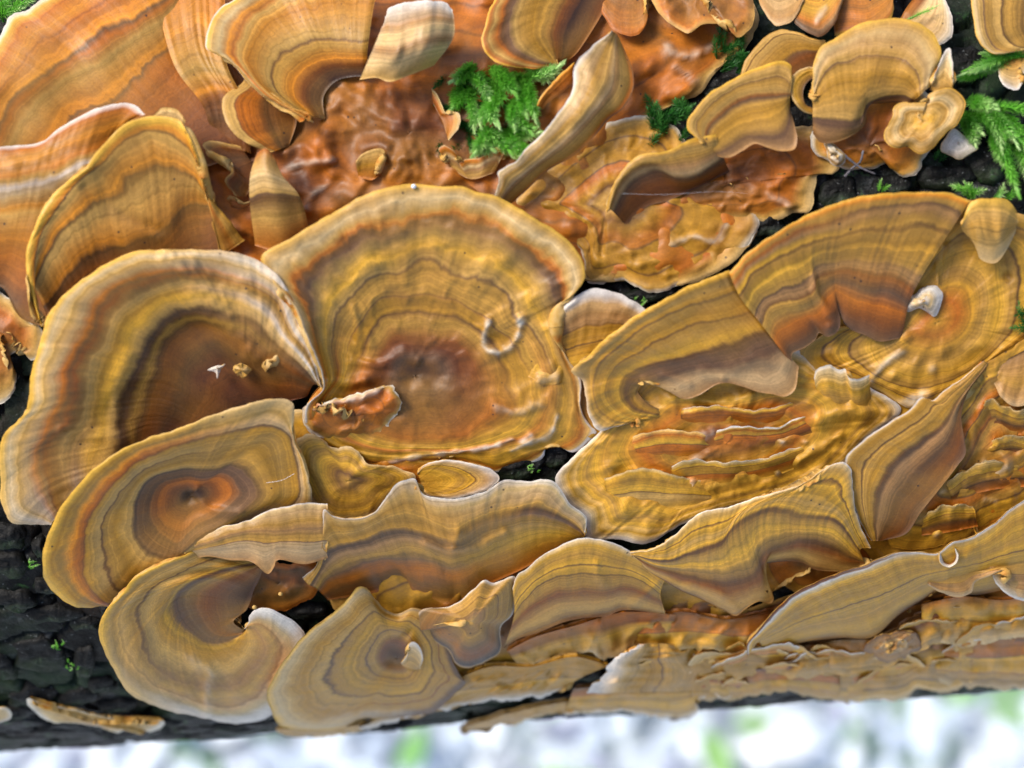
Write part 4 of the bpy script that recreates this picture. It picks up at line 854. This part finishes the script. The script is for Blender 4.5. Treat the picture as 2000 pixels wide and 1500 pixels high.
bark_mat = bpy.data.materials.new('bark')
N = NT(bark_mat)
oc = N.add('ShaderNodeTexCoord').outputs['Object']
n1 = N.noise(oc, 260.0, 5.0, 0.65); n2 = N.noise(oc, 900.0, 4.0, 0.6); n3 = N.noise(oc, 60.0, 3.0, 0.6)
c = N.ramp(N.remap(n1, 0.3, 0.7, 0, 1), [(0, A(.002, .0018, .0016)), (.45, A(.004, .0037, .0033)), (.72, A(.012, .012, .012)), (1, A(.07, .073, .075))])
c = N.mix(N.remap(n3, 0.5, 0.66, 0, .5), c, A(.03, .018, .01))
lich = N.math('MULTIPLY', N.remap(N.noise(oc, 140.0, 3.0, .7), 0.58, 0.68, 0, 1), N.remap(n2, .5, .62, 0, 1))
c = N.mix(N.math('MULTIPLY', lich, .8), c, A(.05, .13, .035))
c = N.mix(N.remap(N.noise(oc, 1500.0, 2.0, .5), .68, .74, 0, .7), c, A(.16, .17, .17))
c = N.mix(N.remap(N.noise(oc, 45.0, 4.0, .6), .47, .62, 0, .7), c, A(.016, .034, .013))
N.link(c, N.bsdf.inputs['Base Color'])
N.bsdf.inputs['Roughness'].default_value = .6
N.bsdf.inputs['Specular IOR Level'].default_value = .2
N.link(N.bump(N.math('ADD', n1, N.math('MULTIPLY', n2, .6)), .9, .0006), N.bsdf.inputs['Normal'])

log_root = bpy.data.objects.new('fallen_log', None)
log_root.location = axis_frame(np.array(0.0), np.array(math.pi), np.array(LOG_R)).tolist()
scene.collection.objects.link(log_root)
log_root.matrix_world = Matrix.Translation(log_root.location)
tag(log_root, 'dark cracked log of bare wet bark carrying all the fungi', 'log')
xs = np.concatenate([np.linspace(-11000, -1700, 40), np.linspace(-1650, 1650, 420), np.linspace(1700, 11000, 40)])
an = np.concatenate([np.linspace(-0.75, 1.62, 330), np.linspace(1.66, 2 * math.pi - 0.75, 50)])
XA, AN = np.meshgrid(xs, an, indexing='ij')
rel = bark_relief(XA, AN * LOG_R)
rel[:, -1] = rel[:, 0]
V = axis_frame(XA, AN, LOG_R - 16 + rel * 0.8)
mesh_object('bark', V.reshape(-1, 3), grid_faces(len(xs), len(an)).tolist(), [bark_mat], log_root)

# bark plates on the bare end, each one a piece that could be prised off
rp = random.Random(11)
def bark_plate(xa, arc, lx, ly, rise, rot, seed):
    n, m = 22, 7
    th = np.linspace(0, 2 * math.pi, n + 1)
    rr = 1 + 0.30 * perlin(np.cos(th) * 1.3 + seed * 3.1, np.sin(th) * 1.3, seed % 90) + 0.10 * perlin(np.cos(th) * 4 + seed, np.sin(th) * 4, 5)
    sq = (np.abs(np.cos(th)) ** 3 + np.abs(np.sin(th)) ** 3) ** (-1 / 3)
    out = []
    for k in range(m + 2):
        f = min(k / m, 1.0)
        ex = lx * rr * sq * np.cos(th) * f; ey = ly * rr * sq * np.sin(th) * f
        xx = xa + ex * math.cos(rot) - ey * math.sin(rot); aa = arc + ex * math.sin(rot) + ey * math.cos(rot)
        h = rise * (1 - f ** 5 * .6) + 5.0 * fbm(xx / 30, aa / 20, 61, 3) + 2.0 * perlin(xx / 7, aa / 7, 67)
        if k == m + 1:
            h = np.full(n + 1, -40.0)
        out.append(axis_frame(xx, aa / LOG_R, LOG_R - 16 + h))
    V = np.array(out).reshape(-1, 3)
    mesh_object('bark_plate', V, grid_faces(m + 2, n + 1, 0, True).tolist(), [bark_mat], log_root)
def log_uv(px, py):
    z = float(log_z(px, py)); k = (DIST - z) / DIST
    ln = math.hypot(1, AX_SLOPE)
    X, Y = (px - 1000) * k, (py - 750) * k
    xa = (X + Y * AX_SLOPE) / ln; q = (Y - AX_SLOPE * X) / ln
    return xa, LOG_R * math.atan2(q - AX_Q, z + LOG_R)
sd = 0
for px_, py_, lx, ly in [(15, 1055, 42, 30), (75, 1075, 16, 26), (18, 1110, 40, 32), (95, 1210, 70, 24), (30, 1180, 40, 30), (165, 1225, 34, 22), (75, 1290, 58, 62), (2, 1310, 26, 56), (165, 1300, 24, 60), (200, 1345, 30, 30),
                         (60, 1372, 60, 34), (150, 1372, 50, 30), (230, 1390, 46, 26), (20, 1405, 50, 34), (310, 1420, 60, 26), (430, 1425, 60, 20), (600, 1440, 70, 24), (760, 1425, 60, 24), (100, 1150, 34, 20), (210, 1195, 20, 14),
                         (1640, 372, 42, 32), (1740, 360, 44, 24), (1850, 345, 60, 26), (1930, 320, 44, 40), (1890, 120, 36, 40), (1960, 230, 40, 30), (1500, 440, 34, 26), (1010, 915, 60, 30), (1085, 900, 30, 24), (1020, 350, 30, 18), (20, 740, 34, 50), (600, 1200, 40, 20), (1400, 165, 40, 20), (1535, 1170, 26, 20), (1270, 575, 60, 18), (1140, 1325, 50, 30)]:
    sd += 1
    xa, arc = log_uv(px_, py_)
    bark_plate(xa, arc, lx * .93, ly * .93 / 1.0, rp.uniform(8, 20), rp.uniform(-.25, .25), sd)

# ------------------------------------------------------------------ moss
def moss_mat(name, a, b, c):
    m = bpy.data.materials.new(name); N = NT(m)
    ti = N.add('ShaderNodeObjectInfo').outputs['Random']
    oc = N.add('ShaderNodeTexCoord').outputs['Object']
    f = N.math('ADD', N.math('MULTIPLY', N.noise(oc, 500.0, 2.0), .5), N.math('MULTIPLY', N.math('SUBTRACT', ti, .5), .35))
    f = N.math('ADD', f, N.math('MULTIPLY', N.attr('along'), .42))  # highlights painted in: leaf colour lightens towards the shoot tips
    N.link(N.ramp(N.remap(f, .25, .75, 0, 1), [(0, a), (.5, b), (1, c)]), N.bsdf.inputs['Base Color'])
    N.bsdf.inputs['Roughness'].default_value = .4
    N.bsdf.inputs['Subsurface Weight'].default_value = .0
    N.bsdf.inputs['Transmission Weight'].default_value = .0
    tr = N.add('ShaderNodeBsdfTranslucent'); tr.inputs[0].default_value = b
    mx = N.add('ShaderNodeMixShader'); mx.inputs[0].default_value = .4
    N.link(N.bsdf.outputs[0], mx.inputs[1]); N.link(tr.outputs[0], mx.inputs[2])
    N.link(mx.outputs[0], N.n['Material Output'].inputs[0])
    return m
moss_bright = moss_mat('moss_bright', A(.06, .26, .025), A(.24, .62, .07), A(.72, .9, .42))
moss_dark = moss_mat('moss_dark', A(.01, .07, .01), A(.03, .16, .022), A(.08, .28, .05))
rm = random.Random(3)

def frond(parent, mat, path, r=11, leaves=150, leaf=15, name='moss_frond', droop=0.5):
    """one moss shoot: a stem with pointed leaves all round; path = (px, py, height) points"""
    c, L = curve(path, 40)
    W = to_world(c[:, 0], c[:, 1], log_z(c[:, 0], c[:, 1]) + c[:, 2])
    tan = np.gradient(W, axis=0); tan /= np.linalg.norm(tan, axis=1)[:, None]
    V, F, AL = [], [], []
    nr = 5
    for i in range(40):
        t = Vector(tan[i]); a = t.orthogonal().normalized(); b = t.cross(a)
        rr = (1.9 * (1 - i / 44)) * S
        for k in range(nr):
            an_ = 2 * math.pi * k / nr
            V.append(Vector(W[i]) + (a * math.cos(an_) + b * math.sin(an_)) * rr); AL.append(i / 39)
    for i in range(39):
        for k in range(nr):
            F.append((i * nr + k, i * nr + (k + 1) % nr, (i + 1) * nr + (k + 1) % nr, (i + 1) * nr + k))
    for q in range(leaves):
        f = (q + rm.random()) / leaves
        i = min(39, int(f * 39.5))
        t = Vector(tan[i]); a = t.orthogonal().normalized(); b = t.cross(a)
        an_ = q * 2.399 + rm.uniform(-.4, .4)
        o = a * math.cos(an_) + b * math.sin(an_)
        env = min(1.0, .45 + 2.2 * f) * (1.0 if f < .72 else max(.35, 1 - (f - .72) * 2.0))
        ln = leaf * env * rm.uniform(.75, 1.2) * S
        d = (o * (.85 if f < .85 else .45) + t * (.65 if f < .85 else 1.0)).normalized()
        s = d.cross(t).normalized() if d.cross(t).length > 1e-4 else a
        w = ln * .085
        p0 = Vector(W[i]); n_ = d.cross(s)
        m1 = p0 + d * ln * .4; tip = p0 + d * ln + n_ * (ln * rm.uniform(-.15, .15))
        k = len(V)
        V += [p0, m1 + s * w, tip, m1 - s * w, m1 + n_ * w * .5]; AL += [f * .7, f * .9, f * .9 + .25, f * .9, f]
        F += [(k, k + 1, k + 4), (k + 1, k + 2, k + 4), (k + 2, k + 3, k + 4), (k + 3, k, k + 4)]
    return mesh_object(name, np.array([tuple(v) for v in V]), F, [mat], parent, smooth=False, attrs={'along': np.array(AL)})

def clump(px_, py_, label, fronds, mat, leaf=15, leaves=130):
    e = empty_at('moss_clump', px_, py_, -6)
    tag(e, label, 'moss', 'moss clumps on the log')
    extra = [[(x + rm.uniform(-14, 14), y + rm.uniform(-12, 12), h * rm.uniform(.7, 1.05)) for x, y, h in p] for p in fronds] if leaves > 300 else []
    for p in fronds + extra:
        frond(e, mat if not isinstance(mat, list) else mat[rm.randrange(len(mat))], p, leaf=leaf, leaves=leaves)
    return e

def spray(x0, y0, x1, y1, n, h0, h1, ln, ang, spread_):
    out = []
    for k in range(n):
        x = rm.uniform(x0, x1); y = rm.uniform(y0, y1); a = math.radians(ang + rm.uniform(-spread_, spread_)); l = ln * rm.uniform(.6, 1.2)
        ha = rm.uniform(*h0); hb = rm.uniform(*h1)
        out.append([(x, y, ha), (x + l * .5 * math.cos(a) + rm.uniform(-5, 5), y - l * .5 * math.sin(a), (ha + hb) / 2 + 10), (x + l * math.cos(a), y - l * math.sin(a), hb)])
    return out

clump(960, 210, 'bright green moss clump nested between the brown banded bracket and the slanting one',
      spray(900, 1040, 140, 200, 0, (0, 1), (0, 1), 1, 0, 1) +
      [[(930, 150, 10), (920, 200, 40), (940, 250, 66)], [(960, 150, 14), (970, 190, 60), (962, 215, 80), (975, 245, 86)], [(1000, 140, 20), (1030, 170, 60), (1042, 210, 90), (1046, 235, 92)],
       [(1000, 160, 20), (1040, 150, 60), (1075, 140, 80), (1098, 126, 90)], [(990, 260, 14), (1010, 255, 50), (1046, 250, 84)], [(980, 250, 14), (1000, 275, 60), (1014, 300, 80), (1018, 322, 86)],
       [(960, 250, 10), (940, 275, 60), (928, 300, 74)], [(940, 130, 10), (910, 140, 40), (880, 160, 50)], [(930, 170, 10), (905, 190, 40), (880, 215, 46)], [(1010, 190, 20), (1000, 220, 66), (1005, 250, 84)],
       [(970, 180, 20), (950, 215, 60), (946, 240, 74)], [(1020, 130, 20), (1050, 130, 50), (1085, 140, 66)], [(985, 205, 24), (1015, 235, 70), (1040, 262, 84)], [(950, 270, 14), (985, 285, 56), (1010, 285, 74)],
       [(960, 130, 20), (990, 150, 70), (1010, 190, 90)], [(900, 150, 10), (935, 160, 50), (960, 200, 70)], [(1020, 160, 20), (1020, 200, 70), (1030, 230, 84)], [(940, 255, 12), (965, 265, 56), (1000, 300, 78)], [(930, 285, 12), (945, 290, 50), (965, 295, 60)]], moss_bright, leaf=19, leaves=380)
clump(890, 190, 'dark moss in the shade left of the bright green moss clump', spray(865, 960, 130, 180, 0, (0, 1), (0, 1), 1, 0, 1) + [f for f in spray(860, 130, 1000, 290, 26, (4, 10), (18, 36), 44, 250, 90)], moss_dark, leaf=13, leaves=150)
clump(1940, 240, 'feathery pale green moss drooping over black bark right of the domed bracket',
      [[(1900, 205, 10), (1935, 215, 50), (1965, 245, 76), (1990, 290, 84)], [(1890, 225, 10), (1925, 230, 50), (1950, 262, 70), (1958, 300, 76)], [(1930, 230, 20), (1960, 280, 66), (1975, 330, 76), (1992, 385, 76)], [(1910, 215, 20), (1960, 208, 50), (2010, 220, 66), (2050, 250, 70)],
       [(1880, 215, 10), (1900, 245, 40), (1920, 262, 50)], [(1950, 215, 20), (1990, 250, 60), (2030, 310, 70)], [(1940, 250, 16), (1948, 290, 50), (1962, 325, 60)], [(1885, 200, 10), (1910, 196, 40), (1945, 205, 60)], [(1970, 260, 20), (2000, 310, 56), (2020, 370, 60)], [(1885, 235, 10), (1900, 262, 36), (1906, 285, 44)]], moss_bright, leaf=17, leaves=400)
clump(1950, 130, 'green moss spray under the tan bracket with fine stripes',
      [[(2030, 120, 30), (1980, 108, 66), (1930, 118, 80), (1880, 140, 76)], [(2010, 110, 30), (1960, 100, 66), (1915, 104, 78)], [(2000, 125, 30), (1950, 128, 60), (1905, 142, 66)], [(1960, 120, 30), (1930, 135, 56), (1868, 156, 60)]], moss_bright, leaf=15, leaves=340)
clump(1885, 370, 'small moss tuft at the top rim of the wide right hand bracket', [[(1890, 385, 10), (1880, 370, 34), (1858, 362, 44)], [(1900, 388, 10), (1896, 372, 34), (1884, 356, 44)], [(1890, 388, 10), (1905, 376, 34), (1925, 370, 44)], [(1940, 390, 10), (1955, 378, 34), (1960, 360, 40)], [(1960, 390, 10), (1975, 380, 30), (1990, 372, 36)]], moss_bright, leaf=14, leaves=90)
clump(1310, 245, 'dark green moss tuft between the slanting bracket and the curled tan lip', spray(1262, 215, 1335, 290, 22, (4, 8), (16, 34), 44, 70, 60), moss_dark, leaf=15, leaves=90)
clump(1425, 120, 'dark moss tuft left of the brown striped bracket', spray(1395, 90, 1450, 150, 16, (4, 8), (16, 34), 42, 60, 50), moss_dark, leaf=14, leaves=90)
clump(1790, 30, 'single moss shoot lying across the thin pale bracket', [[(1768, 40, 66), (1795, 28, 76), (1834, 10, 80)]], moss_bright, leaf=10, leaves=110)
clump(1720, 360, 'tiny moss sprig on bare black bark above the wide right hand bracket', [[(1716, 372, 4), (1718, 362, 20), (1722, 350, 26)], [(1722, 374, 4), (1730, 366, 18), (1738, 362, 22)]], moss_bright, leaf=9, leaves=50)
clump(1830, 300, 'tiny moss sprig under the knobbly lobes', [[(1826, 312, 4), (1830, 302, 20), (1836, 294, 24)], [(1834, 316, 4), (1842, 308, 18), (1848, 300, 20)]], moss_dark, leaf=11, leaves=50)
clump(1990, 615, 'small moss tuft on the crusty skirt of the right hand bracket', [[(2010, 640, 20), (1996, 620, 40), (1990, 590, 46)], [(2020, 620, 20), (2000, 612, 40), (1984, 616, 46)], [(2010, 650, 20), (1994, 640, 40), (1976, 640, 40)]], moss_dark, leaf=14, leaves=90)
clump(5, 20, 'out of focus moss at the jagged rim of the large orange brown bracket', spray(-30, -20, 30, 60, 22, (30, 50), (60, 100), 50, 90, 80), moss_bright, leaf=16, leaves=100)
for k, (x, y, lb) in enumerate([(60, 1105, 'speck of bright moss on the bare bark left of the round golden bracket'), (112, 1262, 'moss speck beside the crack in the bare bark'), (140, 1300, 'moss speck on the bare bark below the crack'), (1040, 918, 'moss speck in the dark gap under the biggest bracket'), (1250, 590, 'moss speck in the slit above the side lobe')]):
    clump(x, y, lb, spray(x - 10, y - 8, x + 10, y + 10, 7, (-10, -4), (2, 8), 9, 80, 80), moss_bright, leaf=4.5, leaves=26)

# ------------------------------------------------------------------ small debris
twig_mat = simple_material('twig', [(0, A(.05, .045, .05)), (1, A(.16, .15, .17))], 400.0)
def tube(name, path, r0, r1, mat, label=None, cat=None, parent=None, nr=7, n=26):
    c, L = curve(path, n)
    W = to_world(c[:, 0], c[:, 1], log_z(c[:, 0], c[:, 1]) + c[:, 2])
    tan = np.gradient(W, axis=0); V = []
    for i in range(n):
        t = Vector(tan[i]).normalized(); a = t.orthogonal().normalized(); b = t.cross(a)
        rr = (r0 + (r1 - r0) * i / (n - 1)) * S * (1 + .15 * math.sin(i * 1.7))
        V += [tuple(Vector(W[i]) + (a * math.cos(2 * math.pi * k / nr) + b * math.sin(2 * math.pi * k / nr)) * rr) for k in range(nr)]
    F = [(i * nr + k, i * nr + (k + 1) % nr, (i + 1) * nr + (k + 1) % nr, (i + 1) * nr + k) for i in range(n - 1) for k in range(nr)]
    F += [tuple(range(nr))[::-1], tuple(range((n - 1) * nr, n * nr))]
    o = mesh_object(name, np.array(V), F, [mat], parent)
    if label: tag(o, label, cat)
    return o
tube('twig', [(1638, 294, 46), (1660, 312, 44), (1682, 328, 40), (1710, 340, 34)], 3, 1.5, twig_mat, 'thin grey twig leaning from the white crumb to the dark bark knob', 'twig')
tube('twig', [(1650, 345, 24), (1665, 328, 36), (1680, 316, 40), (1686, 294, 44)], 3, 2, twig_mat, 'short forked grey twig crossing the thinner one above the dark bark knob', 'twig')
shell('wood_crumb', [(1, '1608,278 1616,271 1626,280 1640,292 1652,304 1648,322 1634,326 1622,316 1618,300', [44, 50, 44])], '0:c .5:w .8:t 1:w', 'white and orange crumb stuck at the foot of the domed bracket', 'wood crumb', center=(1632, 302), h0=62, thick=12, wav=4, lump=8, lumpsize=12, nu=44, crust=True)
silk = simple_material('spider_silk', [(0, A(.7, .72, .78)), (1, A(.8, .82, .86))], 900.0, .3, 0)
tube('silk_thread', [(1215, 378, 96), (1300, 380, 92), (1400, 374, 84), (1460, 378, 60)], .12, .12, silk, 'fine white silk thread stretched across the curled tan lip', 'silk thread', nr=5)
tube('silk_thread', [(575, 925, 60), (550, 938, 70), (520, 943, 72)], .3, .3, silk, 'fine silk thread joining the round golden bracket to the golden crust lobe', 'silk thread', nr=5)
shell('silk_tuft', [(1, '406,722 420,716 436,712 442,710 430,722 424,740 420,728', [54, 56, 54])], '0:w 1:w', 'white scrap of silk fluff by the pale wood crumbs', 'silk tuft', center=(424, 720), h0=58, thick=4, wav=2, nu=34)
for x, y, h, lb in ((497, 1186, 70, 'tiny yellow ball on the rim of the spiral bracket'), (548, 1160, 48, 'tiny yellow ball in the dark rusty pit'), (808, 364, 132, 'tiny white ball on the top rim of the biggest bracket')):
    th = np.linspace(0, math.pi, 7); ph = np.linspace(0, 2 * math.pi, 11)
    cc = to_world(np.array(float(x)), np.array(float(y)), np.array(float(log_z(x, y)) + h)); rad = 5 * S
    V = [cc + rad * np.array([math.sin(a) * math.cos(b), math.sin(a) * math.sin(b) * .9, math.cos(a)]) for a in th for b in ph]
    o = mesh_object('egg', np.array(V), grid_faces(7, 11, 0, True).tolist(), [silk if y < 400 else UNDER]); tag(o, lb, 'egg')

# ------------------------------------------------------------------ forest floor below, far out of focus
gm = bpy.data.materials.new('forest_floor'); N = NT(gm)
oc = N.add('ShaderNodeTexCoord').outputs['Object']
a_ = N.noise(oc, 14.0, 4.0, .6); b_ = N.noise(oc, 5.0, 3.0, .55)
c = N.ramp(N.remap(a_, .3, .7, 0, 1), [(0, A(.34, .33, .38)), (.4, A(.54, .6, .72)), (.7, A(.76, .82, .88)), (1, A(.88, .88, .88))])  # whitish tones put overexposed daylight into the floor colour
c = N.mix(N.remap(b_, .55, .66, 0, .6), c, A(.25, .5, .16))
N.link(c, N.bsdf.inputs['Base Color']); N.bsdf.inputs['Roughness'].default_value = .9
n = 80
gx, gy = np.meshgrid(np.linspace(-1, 1, n), np.linspace(-1, 1, n), indexing='ij')
gx, gy = np.sign(gx) * np.abs(gx) ** 2 * 30, np.sign(gy) * np.abs(gy) ** 2 * 30
gz = .02 * perlin(gx * 3, gy * 3, 71) + .1 * perlin(gx * .3, gy * .3, 73)
g = mesh_object('ground', np.stack([gx, gy, gz], -1).reshape(-1, 3), grid_faces(n, n, 0, True).tolist(), [gm], origin=(0, 0, 0))
g['kind'] = 'structure'; g['label'] = 'bright pale forest floor far below the log, out of focus'

def leaf_mesh(name, count, region, cols, size, seed):
    r = random.Random(seed); V, F = [], []
    for k in range(count):
        x = r.uniform(*region[0]); y = r.uniform(*region[1]); s = r.uniform(*size); a = r.uniform(0, 6.28); tx, ty = r.uniform(-.5, .5), r.uniform(-.5, .5)
        z = .03 + r.uniform(0, .05)
        u = Vector((math.cos(a), math.sin(a), tx)); v = Vector((-math.sin(a), math.cos(a), ty))
        c = Vector((x, y, z)); k0 = len(V)
        for (p, q, w) in ((-1, 0, 0), (-.4, .42, .1), (.3, .36, .12), (1, 0, .05), (.3, -.36, .12), (-.4, -.42, .1)):
            V.append(tuple(c + u * p * s + v * q * s + Vector((0, 0, w * s))))
        F += [(k0, k0 + 1, k0 + 5), (k0 + 1, k0 + 2, k0 + 4, k0 + 5), (k0 + 2, k0 + 3, k0 + 4)]
    return mesh_object(name, np.array(V), F, [cols])
lm1 = simple_material('pale_leaf', [(0, A(.58, .68, .86)), (.5, A(.76, .84, .92)), (1, A(.86, .88, .9))], 9.0, .45, 0, spec=.6)  # near-white albedo stands for blown-out light on the leaves
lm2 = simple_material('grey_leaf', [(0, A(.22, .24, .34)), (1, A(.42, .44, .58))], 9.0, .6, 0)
lm3 = simple_material('green_leaf', [(0, A(.12, .34, .07)), (1, A(.38, .62, .22))], 9.0, .5, 0)
reg = ((-.7, .7), (-.45, .35))
for nm, ct, mt, sz, sdd, lb, ca in (('leaf_litter', 5200, lm1, (.009, .026), 1, 'leaf litter coloured pale to look overexposed, blurred below the log', 'leaf litter'), ('dark_leaf_litter', 900, lm2, (.008, .02), 2, 'greyish darker leaf litter blurred below the log', 'leaf litter'), ('ground_plants', 380, lm3, (.01, .026), 3, 'blurred green ground plants below the log', 'ground plants')):
    o = leaf_mesh(nm, ct, reg, mt, sz, sdd); tag(o, lb, ca, kind='stuff')
